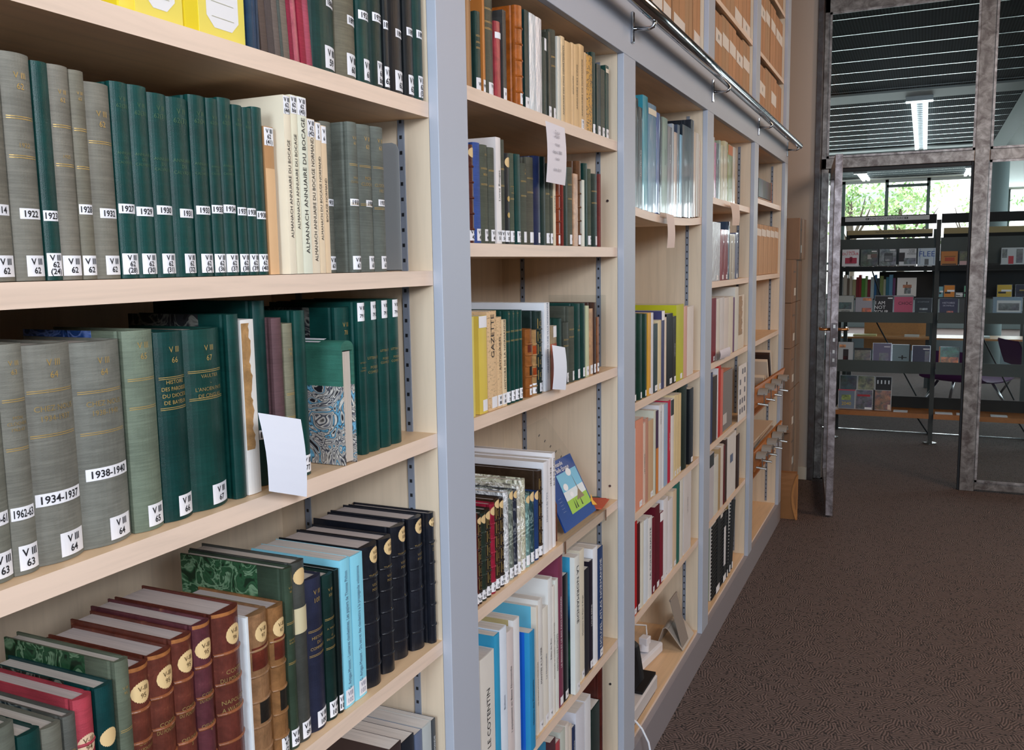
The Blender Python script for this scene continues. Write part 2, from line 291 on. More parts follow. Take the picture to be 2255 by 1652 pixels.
 ['C',0.5418,0.026,-0.034,1.2715,0.2194,0.158,'c:88877b','grey cloth volume stamped 1962-63',{'s': 'V III|63','m': ['1962-63',0.27],'g': [['V III|63',0.9],['=',0.76],['MON|CLOCHER|1962-63',0.66],['=',0.55]]}],
 ['C',0.5682,0.0552,-0.034,1.2715,0.2161,0.156,'c:86857a','thick grey volume stamped 1934-1937',{'s': 'V III|64','m': ['1934-1937',0.3],'g': [['V III|64',0.89],['=',0.79],['CHEZ NOUS|1934-1937',0.69],['=',0.59]]}],
 ['C',0.624,0.0604,-0.034,1.2715,0.2137,0.154,'c:84857b','thick grey volume stamped 1938-1940',{'s': 'V III|64','m': ['1938-1940',0.36],'g': [['V III|64',0.88],['=',0.76],['CHEZ NOUS|1938-1940',0.68],['=',0.56]]}],
 ['C',0.6868,0.0408,-0.034,1.2715,0.221,0.159,'c:7d8a76','pale sage volume with blue board,labelled 65',{'s': 'V III|65','g': [['V III|65',0.9],['=',0.76],['=',0.62]],'brd': 'm:24509a'}],
 ['C',0.7294,0.0428,-0.034,1.2715,0.2163,0.156,'c:0f3e3a','green volume titled HISTOIRE DES PAROISSES',{'s': 'V III|66','g': [['V III|66',0.88],['=',0.76],['HISTOIRE|DES PAROISSES|DU DIOCESE|DE BAYEUX',0.685],['=',0.6]]}],
 ['C',0.7744,0.0594,-0.034,1.2715,0.2155,0.155,'c:15443d',"green volume titled L'ANCIEN PAYS DE CINGLAIS",{'s': 'V III|67','g': [['V III|67',0.87],['=',0.77],["VAULTIER|-|L'ANCIEN PAYS|DE CINGLAIS",0.69],['=',0.62]]}],
 ['C',0.8415,0.0199,-0.034,1.2715,0.2299,0.166,'c:0f403b','slim green cloth volume with marbled side board',{'brd': 'm:2a2c30'}],
 ['P',0.8628,0.0236,-0.034,1.2715,0.222,0.16,'p:e6e2dc','white pamphlet with torn tan paper on its spine',{'torn': 1}],
 ['C',0.9065,0.0233,-0.049,1.2715,0.2433,0.175,'c:103f3c','tall green volume behind the white card',{'m': ['1913',0.28]}],
 ['C',0.9302,0.0197,-0.04,1.2715,0.2199,0.158,'c:6a4c50','mauve-brown leather volume behind the white card',{'g': [['MEMOIRES|-|1913',0.33]]}],
 ['C',0.9503,0.0193,-0.038,1.2715,0.2114,0.152,'c:8a876f','grey volume labelled 75 with gilt lettering',{'g': [['V III|75',0.82],['=',0.55],['=',0.4]]}],
 ['C',0.97,0.0233,-0.034,1.2715,0.2273,0.164,'c:10413b','tall green volume labelled V III 77',{'s': 'V III|77'}],
 ['C',1.0815,0.0361,-0.046,1.2715,0.2259,0.163,'c:11433e','green volume titled 78 with marbled board',{'g': [['V III|78',0.86]],'brd': 'm:23262b','s': 'V III|78'}],
 ['C',1.118,0.0191,-0.034,1.2715,0.2322,0.167,'c:114741','first green volume labelled 79 from the left',{'t': 'V III|79 1','g': [['LITTERATURE|-|POESIES|COMPLETES',0.58]]}],
 ['C',1.1384,0.0342,-0.034,1.2715,0.2326,0.167,'c:114741','second green volume labelled 79 from the left',{'t': 'V III|79 2','g': [['LITTERATURE|-|POESIES|COMPLETES',0.58]]}],
 ['C',1.1739,0.0297,-0.034,1.2715,0.2331,0.168,'c:114640','third green volume labelled 79 from the left',{'t': 'V III|79 3','g': [['LITTERATURE|-|POESIES|COMPLETES',0.62]]}],
 ['C',1.2049,0.0302,-0.034,1.2715,0.2331,0.168,'c:114640','last green volume labelled 79,nearest the empty gap',{'t': 'V III|79 4','g': [['LITTERATURE|-|POESIES|COMPLETES',0.62]]}],
]),
('r14','first','volumes on the fourth shelf of the nearest bay',0.024,[
 ['C',0.4953,0.0298,-0.03,0.8995,0.2387,0.172,'c:6f7468','grey-green volume in the bottom left corner',{'g': [['=',0.8]]}],
 ['C',0.5266,0.0236,-0.03,0.8995,0.2195,0.158,'c:123c38','dark green volume with a torn tan seal',{'r': ['',0.85],'big': 1}],
 ['C',0.5513,0.0218,-0.03,0.8995,0.2147,0.155,'c:77776a','grey volume right of the torn seal volume',{}],
 ['C',0.5747,0.0142,-0.03,0.8995,0.2162,0.156,'c:5e5f58','taller dark grey volume left of the red one',{'g': [['VIII|93',0.82],['=',0.72]],'brd': 'm:2d3a3e'}],
 ['L',0.5894,0.0224,-0.03,0.8995,0.2263,0.163,'c:b8424f','red cloth volume with a round paper seal',{'r': ['V-III|94',0.78],'big': 1}],
 ['C',0.6147,0.0224,-0.03,0.8995,0.2274,0.164,'c:0f3d3d','teal green volume with a cream oval seal',{'r': ['',0.75],'brd': 'm:31332c'}],
 ['C',0.6409,0.0174,-0.03,0.8995,0.2451,0.176,'c:69725f','sage grey volume with green marbled boards',{'g': [['V III|95',0.86],['=',0.68],['REVOLUTION',0.5]],'brd': 'm:2f5c3c'}],
 ['L',0.6587,0.0282,-0.03,0.8995,0.2287,0.165,'l:6b3528','worn brown leather volume with seal 95,leftmost of four',{'r': ['V-III|95',0.87],'g': [['COMTE|DU PONTAVICE',0.6],['OEUVRES|1',0.42]]}],
 ['L',0.6884,0.0339,-0.03,0.8995,0.2305,0.166,'l:6d372a','second worn brown leather volume with seal 95',{'r': ['V-III|95',0.87],'g': [['COMTE|DU PONTAVICE',0.62],['OEUVRES|2',0.44]]}],
 ['L',0.7227,0.0303,-0.03,0.8995,0.236,0.17,'l:6b3529','third worn brown leather volume with seal 95',{'r': ['V-III|95',0.87],'g': [['COMTE|DU PONTAVICE',0.62],['OEUVRES|3',0.46]]}],
 ['L',0.7548,0.0282,-0.03,0.8995,0.2403,0.173,'l:63333a','plum brown leather volume with seal 95',{'r': ['V-III|95',0.87],'g': [['COMTE|DU PONTAVICE',0.62],['OEUVRES|4',0.46]]}],
 ['L',0.7906,0.0464,-0.03,0.8995,0.2395,0.172,'l:6a342a','large brown leather volume with seal 96',{'r': ['V-III|96',0.87],'g': [['COMTE|DU PONTAVICE',0.66],['NAPOLEON|A WATERLOO',0.5]]}],
 ['P',0.8379,0.005,-0.03,0.8995,0.2198,0.158,'p:dfe4e6','thin white-edged pamphlet left of the worn tan volumes',{}],
 ['W',0.8443,0.0427,-0.03,0.8995,0.2161,0.156,'l:9b7350','worn tan leather volume with seal 97,the left one',{'r': ['V-III|97',0.88],'pat': 1}],
 ['W',0.8875,0.0302,-0.03,0.8995,0.2126,0.153,'l:94683f','worn tan leather volume with seal 97,the right one',{'r': ['V-III|97',0.86],'pat': 1,'s': 'V III|97|(2)'}],
 ['C',0.9181,0.0173,-0.03,0.8995,0.2568,0.185,'c:39493a','slim olive green volume with marbled board,labelled 98',{'s': 'V III|98','g': [['V III|98',0.88],['=',0.7],["LE PAYS|D'AUGE",0.6],['=',0.48]],'brd': 'm:2f5c3c'}],
 ['C',0.9364,0.0266,-0.03,0.8995,0.2585,0.186,'c:4a4c47','charcoal cloth volume with beige band,labelled 99',{'s': 'V III|99','band': 'c9bd98','r': ['',0.92]}],
 ['C',0.9644,0.037,-0.03,0.8995,0.2251,0.162,'c:2b2f44','navy volume stamped V III 100',{'s': 'V III|100','g': [['V III|100',0.88],['=',0.66],['HISTOIRE|DU|COMMERCE',0.58],['=',0.5]]}],
 ['C',1.0018,0.0248,-0.03,0.8995,0.2186,0.157,'c:15302c','black-green volume with gilt name,labelled 101',{'s': 'V III|101','g': [['V III|101',0.88],['=',0.7],['A. WALSH|-|LE|DU HAMEL',0.6],['=',0.5]]}],
 ['C',1.0277,0.0108,-0.03,0.8995,0.2198,0.158,'c:13201f','slim black-green volume with lettering up its spine',{'s': 'V III|10','v': ['MAUDUIT - LA CAPITAINE',0.5]}],
 ['P',1.0411,0.0239,-0.03,0.8995,0.2296,0.165,'p:8ed6ea','light blue book with upward title,the left one',{'v': ['G. Artigas-Menant - Lumieres clandestines. Les papiers de Thomas Pichon',0.52],'s': 'VIII|102','faint': 1}],
 ['P',1.0672,0.0315,-0.03,0.8995,0.2276,0.164,'p:8fd8ec','light blue book with upward title,the right one',{'v': ['G. Artigas-Menant - Du secret des clandestins a la propagande voltairienne',0.52],'s': 'VIII|103','faint': 1}],
 ['L',1.105,0.047,-0.03,0.8995,0.2278,0.164,'l:1b1e26','first black leather volume with tan seal',{'r': ['V-III|187',0.93],'g': [['THEATRE|-|VOLT|POLS.',0.74],['1',0.47]]}],
 ['L',1.1608,0.0348,-0.034,0.8995,0.225,0.162,'l:1a1d25','second black leather volume with tan seal',{'r': ['V-III|105',0.93],'g': [['THEATRE|-|VOLT|POLS.',0.74],['2',0.47]]}],
 ['L',1.212,0.0421,-0.042,0.8995,0.2294,0.165,'l:1b1e27','third black leather volume with tan seal',{'r': ['V-III|105',0.93],'g': [['THEATRE|-|VOLT|POLS.',0.74],['3',0.47]]}],
 ['L',1.2545,0.0396,-0.034,0.8995,0.2327,0.168,'l:1b1e27','fourth black leather volume with tan seal',{'r': ['V-III|105',0.93],'g': [['THEATRE|-|VOLT|POLS.',0.74],['4',0.47]]}],
 ['L',1.2945,0.0177,-0.024,0.8995,0.234,0.168,'l:1b1e27','last black leather volume with tan seal,touching the upright',{'r': ['V-III|105',0.93],'g': [['THEATRE|-|VOLT|POLS.',0.74],['5',0.47]]}],
]),
('r15','first','large books on the fifth shelf of the nearest bay',0.02,[
 ['P',1.1569,0.0336,-0.03,0.5,0.274,0.197,'p:3b2f2e','dark photo book lowest in the corner row',{}],
 ['P',1.193,0.0382,-0.03,0.5,0.2662,0.192,'p:20242c','black book behind a white one on the bottom row',{}],
 ['P',1.2353,0.023,-0.03,0.5,0.259,0.186,'p:67738d','slate blue book on the bottom row',{}],
 ['P',1.2598,0.0301,-0.03,0.5,0.2589,0.186,'p:b9bfbd','pale grey book lettered upward on the bottom row',{'v': ['Saint Pierre Marie',0.6]}],
 ['P',1.2915,0.013,-0.03,0.5,0.2574,0.185,'p:44484c','charcoal book with white lettering by the upright',{'v': ['NORMANDIE',0.8],'lite': 1}],
]),
('r21','second','volumes on the top shelf of the second bay',0.022,[
 ['P',1.4805,0.0196,-0.03,1.8735,0.199,0.143,'p:a57b53','tan volume with a white slip by the upright',{'band2': 1}],
 ['C',1.5218,0.0203,-0.03,1.8735,0.1439,0.12,'c:2b4a45','short teal-grey volume with gilt bands',{'s': 'VII','g': [['=',0.7],['=',0.62],['=',0.55]]}],
 ['P',1.5467,0.0098,-0.03,1.8735,0.199,0.143,'p:c07a3b','thin tall orange-tan volume',{'s': 'VV'}],
 ['C',1.5579,0.0453,-0.03,1.8735,0.199,0.143,'c:4c5145','tall olive grey volume with gilt lines',{'s': 'V III|1','g': [['=',0.8],['=',0.68],['=',0.62]]}],
 ['C',1.6051,0.0256,-0.03,1.8735,0.1457,0.12,'l:b2414a','short worn red volume with a white slip',{'band2': 1}],
 ['P',1.6358,0.0158,-0.03,1.8735,0.173,0.125,'c:4a4846','slim charcoal volume labelled in white',{'s': 'V'}],
 ['L',1.6901,0.031,-0.022,1.8735,0.1949,0.24,'l:b5601f','large orange leather volume with raised bands',{'s': 'V III|3'}],
 ['P',1.7419,0.0232,-0.03,1.8735,0.199,0.143,'c:173c3c','slim teal volume between orange leather and white',{'s': 'V'}],
 ['P',1.7667,0.0323,-0.03,1.8735,0.199,0.143,'w:dfe6ea','white plastic-wrapped volume,the wider one',{}],
 ['P',1.8004,0.0325,-0.03,1.8735,0.199,0.143,'w:e3e2e4','white plastic-wrapped volume,the narrower one',{}],
 ['C',1.8355,0.0339,-0.03,1.8735,0.1657,0.12,'c:2c413d','dark green volume with a white slip on top',{'t': ' '}],
 ['P',1.8706,0.0161,-0.03,1.8735,0.1836,0.132,'c:45473d','thin olive volume right of the slip',{'s': 'V'}],
 ['C',1.8878,0.033,-0.03,1.8735,0.1931,0.139,'c:54564a','olive grey cloth volume with gilt lines',{'s': 'V','g': [['=',0.7],['=',0.6]]}],
 ['P',1.9239,0.0206,-0.03,1.8735,0.1855,0.134,'p:d5d3c8','pale grey pamphlet volume',{}],
 ['P',1.9454,0.0237,-0.03,1.8735,0.1907,0.137,'p:dfc49a','first cream almanac with faded upright lettering',{'v': ['ANNUAIRE DES CINQ DEPARTEMENTS',0.5]}],
 ['P',1.9716,0.0397,-0.03,1.8735,0.1862,0.134,'p:deba88','thick cream almanac volume',{}],
 ['P',2.0122,0.0155,-0.03,1.8735,0.1902,0.137,'p:e0bd8e','thin cream almanac volume',{'v': ['ANNUAIRE',0.5]}],
 ['P',2.0285,0.0344,-0.03,1.8735,0.1903,0.137,'p:ddb987','cream almanac volume with dark lettering',{'v': ['ANNUAIRE DES CINQ',0.5]}],
 ['P',2.0641,0.0326,-0.03,1.8735,0.1978,0.142,'p:dcb784','cream almanac volume with shelf label',{'v': ['ANNUAIRE DE NORMANDIE',0.5],'s': 'VI|2'}],
 ['P',2.0995,0.0129,-0.03,1.8735,0.1852,0.133,'p:d6b184','thin cream almanac volume at the end',{}],
 ['P',2.1135,0.0425,-0.03,1.8735,0.185,0.133,'x:c99436','yellow and black speckled volume',{}],
 ['C',2.1598,0.0259,-0.03,1.8735,0.199,0.143,'c:163c39','tall teal green volume near the partition',{'s': 'V'}],
 ['P',2.189,0.031,-0.03,1.8735,0.176,0.127,'c:17302c','short black-green volume',{'s': 'V'}],
 ['P',2.2222,0.0309,-0.03,1.8735,0.1698,0.122,'c:5b5d50','olive grey volume near the partition',{'s': 'VI'}],
 ['P',2.2585,0.0257,-0.03,1.8735,0.1857,0.134,'c:17443a','green volume with beige head,last on the shelf',{'s': 'VI','band3': 1}],
]),
('r22','second','volumes on the second shelf of the second bay',0.022,[
 ['L',1.4672,0.0201,-0.022,1.5965,0.1759,0.127,'l:5f2d20','brown leather volume with a pale seal by the upright',{'s': 'V III|42','r': ['',0.92]}],
 ['C',1.4885,0.0274,-0.022,1.5965,0.1822,0.131,'c:3f5fae','bright blue volume with frayed joint',{'s': 'V III|43'}],
 ['C',1.5175,0.0305,-0.022,1.5965,0.1815,0.131,'c:5c6152','olive grey volume with gilt title,the wider one',{'s': 'V III|46','g': [['V III',0.9],['=',0.76],['REVUE',0.7],['=',0.6]]}],
 ['C',1.5497,0.0268,-0.022,1.5965,0.1798,0.129,'c:5d6154','olive grey volume left of the white volume',{'s': 'V III|48','g': [['=',0.76],['=',0.6]]}],
 ['P',1.5793,0.0216,-0.022,1.5965,0.2019,0.145,'p:e9e1dd','tall white volume with upright lettering',{'s': 'V III|51','v': ['Livres Rouges',0.55]}],
 ['C',1.6021,0.0177,-0.022,1.5965,0.1999,0.144,'c:54574b','olive volume right of the tall white one',{'s': 'V III|54','g': [['=',0.72],['=',0.56]]}],
 ['C',1.6217,0.0224,-0.022,1.5965,0.1765,0.127,'c:20262b','black volume with gilt ornaments and torn seal',{'s': 'V III|55','r': ['',0.9],'g': [['o',0.5],['o',0.32]]}],
 ['C',1.6452,0.0199,-0.022,1.5965,0.1787,0.129,'c:57604f','olive volume with dense gilt title',{'s': 'VI|5','g': [['ANNUAIRE|DE|LA|MANCHE',0.6],['=',0.5]]}],
 ['C',1.6722,0.026,-0.022,1.5965,0.18,0.13,'c:0e4542','bright teal volume right of the olive ones',{'s': 'V III|7'}],
 ['C',1.7003,0.03,-0.022,1.5965,0.1645,0.12,'c:555a4d','short olive volume with gilt lines',{'s': ' ','g': [['V|60',0.9],['=',0.78],['=',0.6]]}],
 ['C',1.7331,0.035,-0.022,1.5965,0.1802,0.13,'c:5d5b4e','taller olive brown volume left of the navy one',{'s': ' ','g': [['=',0.76],['=',0.6]]}],
 ['C',1.77,0.0346,-0.022,1.5965,0.1862,0.134,'c:222d52','navy cloth volume left of the hanging note',{'s': 'VI|9'}],
 ['C',1.8058,0.0242,-0.022,1.5965,0.188,0.135,'c:1b3633','dark green volume behind the hanging note',{}],
 ['C',1.8317,0.0239,-0.022,1.5965,0.1761,0.127,'c:5a5f50','olive volume below the hanging note,wider',{'s': 'VI|1','g': [['=',0.63]]}],
 ['C',1.8565,0.0134,-0.022,1.5965,0.176,0.127,'c:565b4d','slim olive volume below the hanging note',{'s': 'V','g': [['=',0.6]]}],
 ['P',1.8709,0.014,-0.022,1.5965,0.181,0.13,'p:d7c6a8','thin cream volume with upright lettering',{'v': ['ANNUAIRE',0.5]}],
 ['L',1.8901,0.0326,-0.022,1.5965,0.1792,0.129,'l:8f3d1d','red-brown leather volume under the note',{'s': ' '}],
 ['C',1.9238,0.0113,-0.022,1.5965,0.1809,0.13,'c:8a2a22','thin dark red volume under the note',{}],
 ['C',1.9371,0.0278,-0.022,1.5965,0.1786,0.129,'c:16342f','black-green volume right of the note',{}],
 ['C',1.9679,0.0283,-0.022,1.5965,0.1802,0.13,'c:5e6152','olive volume right of the black-green one',{'s': 'V','g': [['=',0.78],['=',0.6]]}],
 ['P',1.998,0.03,-0.022,1.5965,0.168,0.121,'l:d3a27c','short peach worn volume with red patch',{}],
 ['W',2.0291,0.0267,-0.022,1.5965,0.2004,0.144,'l:6a4428','worn brown leather volume with black bands',{'s': ' '}],
 ['P',2.0572,0.0157,-0.022,1.5965,0.1578,0.12,'p:dcd8c8','thin off-white pamphlet',{}],
 ['C',2.0746,0.0265,-0.022,1.5965,0.1992,0.143,'c:0f403b','teal green volume right of the pamphlet',{}],
 ['C',2.1032,0.0211,-0.022,1.5965,0.1881,0.135,'c:56604f','slim olive volume with upward gilt title',{'s': 'V|1'}],
 ['C',2.1347,0.043,-0.022,1.5965,0.1796,0.129,'c:1f3935','dark teal volume near the partition,lettered in gilt',{'s': 'V|2','g': [['=',0.76],['=',0.6]]}],
 ['P',2.1812,0.0125,-0.022,1.5965,0.1819,0.131,'c:8b3a34','very thin red volume,last on the shelf',{}],
]),
('r23','second','volumes on the third shelf of the second bay',0.022,[
 ['P',1.4561,0.015,-0.022,1.2745,0.1871,0.135,'p:e5d472','pale yellow volume half hidden by the upright',{}],
 ['P',1.4907,0.0335,-0.022,1.2745,0.1863,0.134,'p:dfc558','yellow lettered volume with a white cap',{'capw': 1,'s': ' '}],
 ['P',1.5276,0.0406,-0.022,1.2745,0.193,0.139,'y:dcb98d','cream newspaper-print volume lettered GAZETTE',{'s': ' ','v2': ['GAZETTE',0.75]}],
 ['P',1.5695,0.0217,-0.022,1.2745,0.1796,0.129,'y:dab78b','cream volume with ornate worn spine',{'s': 'VI|80','v': ['ANTIQUAIRES',0.6]}],
 ['P',1.5921,0.0202,-0.022,1.2745,0.1732,0.125,'p:e4cba4','cream volume with long upright title',{'s': 'V|81','v': ['HISTOIRE DE LA NORMANDIE',0.6]}],
 ['C',1.6137,0.023,-0.022,1.2745,0.1887,0.136,'c:0e433c','first of four matching green volumes',{'s': 'VI|75','g': [['V III|7',0.95],['=',0.78],['=',0.68]]}],
 ['C',1.6375,0.0192,-0.022,1.2745,0.1886,0.136,'c:0e433c','second of four matching green volumes',{'s': 'VI|76','g': [['V III|7',0.95],['=',0.78],['=',0.68]]}],
 ['C',1.6575,0.0204,-0.022,1.2745,0.1882,0.136,'c:0e433c','third of four matching green volumes',{'s': 'VI|78','g': [['V III|7',0.95],['=',0.78],['=',0.68]]}],
 ['C',1.6785,0.0149,-0.022,1.2745,0.188,0.135,'c:0e433c','fourth of four matching green volumes',{'s': 'VI|77','g': [['=',0.78],['=',0.68]]}],
 ['W',1.7181,0.031,-0.022,1.2745,0.1451,0.12,'l:a1602c','short orange-brown leather volume with dark labels',{'s': 'VI|82','pat': 1}],
 ['L',1.7502,0.0218,-0.022,1.2745,0.1412,0.12,'l:b98f5c','tan leather volume with orange label panels',{'s': 'VI|83','pat2': 1}],
 ['L',1.7744,0.0307,-0.022,1.2745,0.1802,0.13,'l:223430','tall dark green gilt volume left of the white book',{'s': 'VI|90','gp': 1}],
 ['P',1.812,0.0311,-0.022,1.2745,0.1962,0.26,'p:e6e8ec','large white book with upright title',{'v': ['VIRE,MEMOIRE D UNE VILLE NORMANDE',0.6],'s': ' ','faint': 1}],
 ['P',1.8463,0.0373,-0.022,1.2745,0.1427,0.12,'l:a98f68','short tan volume with white slip behind the card',{'t': ' ','two': 'l:b5502a'}],
 ['C',1.8851,0.0414,-0.022,1.2745,0.1568,0.12,'c:174039','green volume right of the white card',{'s': 'V|2'}],
 ['C',1.9348,0.0337,-0.022,1.2745,0.1451,0.12,'c:4e524a','short grey olive volume labelled in gilt',{'s': 'VI|82','g': [['=',0.72],['=',0.62]]}],
 ['C',1.9711,0.0344,-0.022,1.2745,0.18,0.13,'c:55594d','olive volume with two gilt bands',{'s': 'VI','g': [['=',0.7],['=',0.6]]}],
 ['C',2.0082,0.0398,-0.022,1.2745,0.1849,0.133,'c:12423c','green volume,left of a matching pair',{'s': 'V|4','g': [['LE|PAYS',0.68]]}],
 ['C',2.0491,0.0303,-0.022,1.2745,0.1841,0.133,'c:133f3a','green volume,right of a matching pair',{'s': 'V|5'}],
 ['P',2.0813,0.0193,-0.022,1.2745,0.1766,0.127,'p:c9cba4','thin pale green worn pamphlet',{'s': 'V'}],
 ['P',2.1014,0.0288,-0.022,1.2745,0.1682,0.121,'l:cf9a66','tan orange worn volume',{'s': 'V'}],
 ['C',2.1319,0.0291,-0.022,1.2745,0.1823,0.131,'c:4a3128','dark brown volume near the acrylic bookend',{'s': 'VI'}],
 ['P',2.1621,0.0141,-0.022,1.2745,0.1442,0.12,'l:9a5f38','short brown volume by the acrylic bookend',{'s': 'VI'}],
]),
('r24','second','volumes on the fourth shelf of the second bay',0.022,[
 ['L',1.4696,0.0072,-0.025,0.9035,0.1822,0.131,'l:5c2720','dark red gilt volume half hidden by the upright',{'s': 'V'}],
 ['L',1.4776,0.0161,-0.025,0.9035,0.1743,0.126,'l:2f241c','black gilt volume with pale torn label,leftmost',{'s': 'VI|105','gp': 1,'r': ['',0.95]}],
 ['L',1.4945,0.0201,-0.025,0.9035,0.1763,0.127,'l:2b3a30','dark green gilt volume left of the crimson one',{'s': 'VI|107','r': ['',0.93]}],
 ['L',1.5151,0.02,-0.025,0.9035,0.1786,0.129,'l:2e2a20','black volume with gilt panels left of the crimson one',{'s': 'VI|108','gp': 1,'r': ['',0.93]}],
 ['L',1.5357,0.0202,-0.025,0.9035,0.1838,0.132,'l:a8243f','crimson leather volume with cream label',{'s': 'VI|10','r': ['',0.92]}],
 ['L',1.5564,0.0203,-0.025,0.9035,0.1878,0.135,'l:3a2a1c','brown gilt volume right of the crimson one',{'s': 'VI|109','gp': 1,'r': ['',0.95]}],
 ['L',1.5772,0.0189,-0.025,0.9035,0.1856,0.134,'l:2c2320','black gilt volume beside the white patterned one',{'s': 'VI|109','gp': 1,'r': ['',0.93]}],
 ['C',1.5968,0.0244,-0.025,0.9035,0.1923,0.138,'m:cfd2d4','white and blue marbled volume,widest of the patterned',{'s': 'VI|111'}],
 ['C',1.622,0.0206,-0.025,0.9035,0.1889,0.136,'m:6f776f','grey-green marbled volume',{'s': 'VI|111','r': ['',0.95]}],
 ['C',1.6433,0.0185,-0.025,0.9035,0.1856,0.134,'m:2b3142','navy marbled volume',{'s': 'VI|111','r': ['',0.95]}],
 ['C',1.663,0.0174,-0.025,0.9035,0.1902,0.137,'m:cfcab8','cream floral volume,shorter one',{'s': 'VI'}],
 ['C',1.6814,0.0259,-0.025,0.9035,0.1984,0.143,'m:cfcdb2','cream floral volume,taller one',{'s': 'V|1'}],
 ['C',1.7077,0.0198,-0.025,0.9035,0.1607,0.12,'m:6b8f8c','pale teal patterned volume',{'s': ' ','r': ['',0.93]}],
 ['C',1.729,0.0244,-0.025,0.9035,0.1578,0.12,'m:2b4b52','dark teal patterned volume',{'s': 'V|7','r': ['',0.95]}],
 ['C',1.7549,0.0231,-0.025,0.9035,0.1543,0.12,'c:22437c','blue volume with pale seal',{'s': 'V','r': ['',0.95]}],
 ['L',1.7784,0.0206,-0.025,0.9035,0.1978,0.2,'l:3a2a1e','taller brown gilt leather volume before the white books',{'s': 'VI','gp': 1}],
 ['P',1.8047,0.0294,-0.025,0.9035,0.2114,0.24,'p:ecebee','white paperback,left of the three',{'v': ['Histoire de Vire',0.5],'faint': 1}],
 ['P',1.835,0.019,-0.025,0.9035,0.2134,0.24,'p:e9e3e2','slim white paperback,middle of the three',{'v': ['1914-1918',0.8]}],
 ['P',1.8552,0.0187,-0.025,0.9035,0.2221,0.24,'p:f0edee','tall white paperback,right of the three',{'v': ['RUE DE CAEN',0.8]}],
]),
('r25','second','books on the fifth shelf of the second bay',0.02,[
 ['P',1.4686,0.0617,-0.022,0.4995,0.295,0.2,'p:e6e1d8','thick white book titled COTENTIN up its spine',{'v2': ['LE COTENTIN',0.55],'capr': 1}],
 ['P',1.5331,0.0234,-0.022,0.4995,0.3185,0.22,'p:3aa0cb','light blue book right of the COTENTIN book',{}],
 ['P',1.5578,0.0321,-0.022,0.4995,0.3208,0.22,'p:e4edf8','tall white book right of the light blue one',{'v': ['Bulletin',0.5],'faint': 1}],
 ['P',1.5912,0.0324,-0.022,0.4995,0.3029,0.218,'p:dccfcb','pale pinkish white book with purple lettering',{'v': ['l equipement en Basse Normandie',0.5]}],
 ['P',1.6258,0.0293,-0.022,0.4995,0.3153,0.24,'p:e7e5e4','tall white book with tan side',{'brdp': 'p:b7a878'}],
 ['P',1.6761,0.0269,-0.008,0.4995,0.2702,0.12,'p:2f8fc0','bright blue book with teal spine',{'v': ['Histoire des Protestants',0.4],'brdp': 'p:1e62c8'}],
 ['P',1.7432,0.0123,-0.022,0.4995,0.3018,0.26,'p:e7dccb','slim cream book with sky blue cover side',{'brdp': 'p:6fc1dc','v': ['LES FORTIFICATIONS MEDIEVALES',0.4]}],
 ['P',1.7566,0.0247,-0.022,0.4995,0.3121,0.22,'p:e3e0db','white book lettered in blue upward',{'s': 'VI','v': ['MANTES A LA MER',0.5]}],
 ['P',1.7839,0.0301,-0.022,0.4995,0.2818,0.203,'p:e6e0d4','cream white short book',{'s': 'VI','v': ['La Normandie',0.5],'faint': 1}],
 ['P',1.8154,0.025,-0.022,0.4995,0.3405,0.26,'p:e7e7e4','large pale book with dark red top edge',{'s': 'VI','v': ['Edits du Roi',0.5],'capr': 1}],
 ['P',1.8408,0.0154,-0.022,0.4995,0.3151,0.22,'p:e8e3da','white book titled Normandie',{'v': ['Normandie et mobilier regional francais',0.5]}],
 ['P',1.8574,0.0199,-0.022,0.4995,0.3249,0.22,'p:e2e6de','pale green-white book titled DENTELLES',{'v': ['DENTELLES POINTS',0.45]}],
 ['P',1.8777,0.0291,-0.022,0.4995,0.3714,0.24,'p:7c3a52','mauve book titled BAS PAYS NORMAND',{'v': ['LE BESSIN ET LE BAS PAYS NORMAND',0.5],'s': ' ','lite2': 1}],
 ['P',1.9094,0.0312,-0.022,0.4995,0.3167,0.22,'p:15171c','thin black book left of the picture book',{'s': 'II'}],
 ['P',1.9565,0.0332,-0.01,0.4995,0.3491,0.24,'p:e3e4dd','picture book titled LA NORMANDIE with sea cover',{'v2': ['LA NORMANDIE',0.72],'brdp': 's:1d5f86','s': 'II'}],
 ['P',2.0237,0.0323,-0.022,0.4995,0.344,0.22,'p:e4dcc8','cream book with italic title',{'v': ['Memoire du Pays d Auge',0.5],'s': 'VI'}],
 ['P',2.0567,0.0357,-0.022,0.4995,0.2824,0.203,'p:2a2c33','charcoal book right of the cream one',{}],
 ['P',2.0938,0.0268,-0.022,0.4995,0.2941,0.212,'p:201c2a','black book titled LOUIS REINE',{'v': ['LOUIS REINE',0.5],'lite': 1,'s': 'V'}],
 ['P',2.1225,0.0354,-0.022,0.4995,0.3188,0.27,'p:eef0f4','thick white book beside the atlas',{}],
 ['P',2.1591,0.0428,-0.022,0.4995,0.307,0.27,'p:24406f','navy book titled NOUVEL ATLAS in white',{'v2': ['NOUVEL ATLAS NORMANDIE',0.5],'lite': 1,'s': 'VI'}],
]),
('r26','second','books on the bottom shelf of the second bay',0.02,[
 ['P',1.8407,0.0315,-0.03,0.13,0.2993,0.2,'p:53333a','brown book with blue picture side on the bottom shelf',{'brdp': 'p:3f86a8'}],
 ['P',1.8726,0.0278,-0.03,0.13,0.2786,0.2,'p:b04a50','short red book on the bottom shelf',{}],
 ['P',1.9029,0.0325,-0.03,0.13,0.2924,0.2,'p:c7cdc2','pale green book with dark top on the bottom shelf',{}],
 ['P',1.9369,0.0242,-0.03,0.13,0.2938,0.2,'p:e2d9cf','cream book with red top on the bottom shelf',{'capr': 1}],
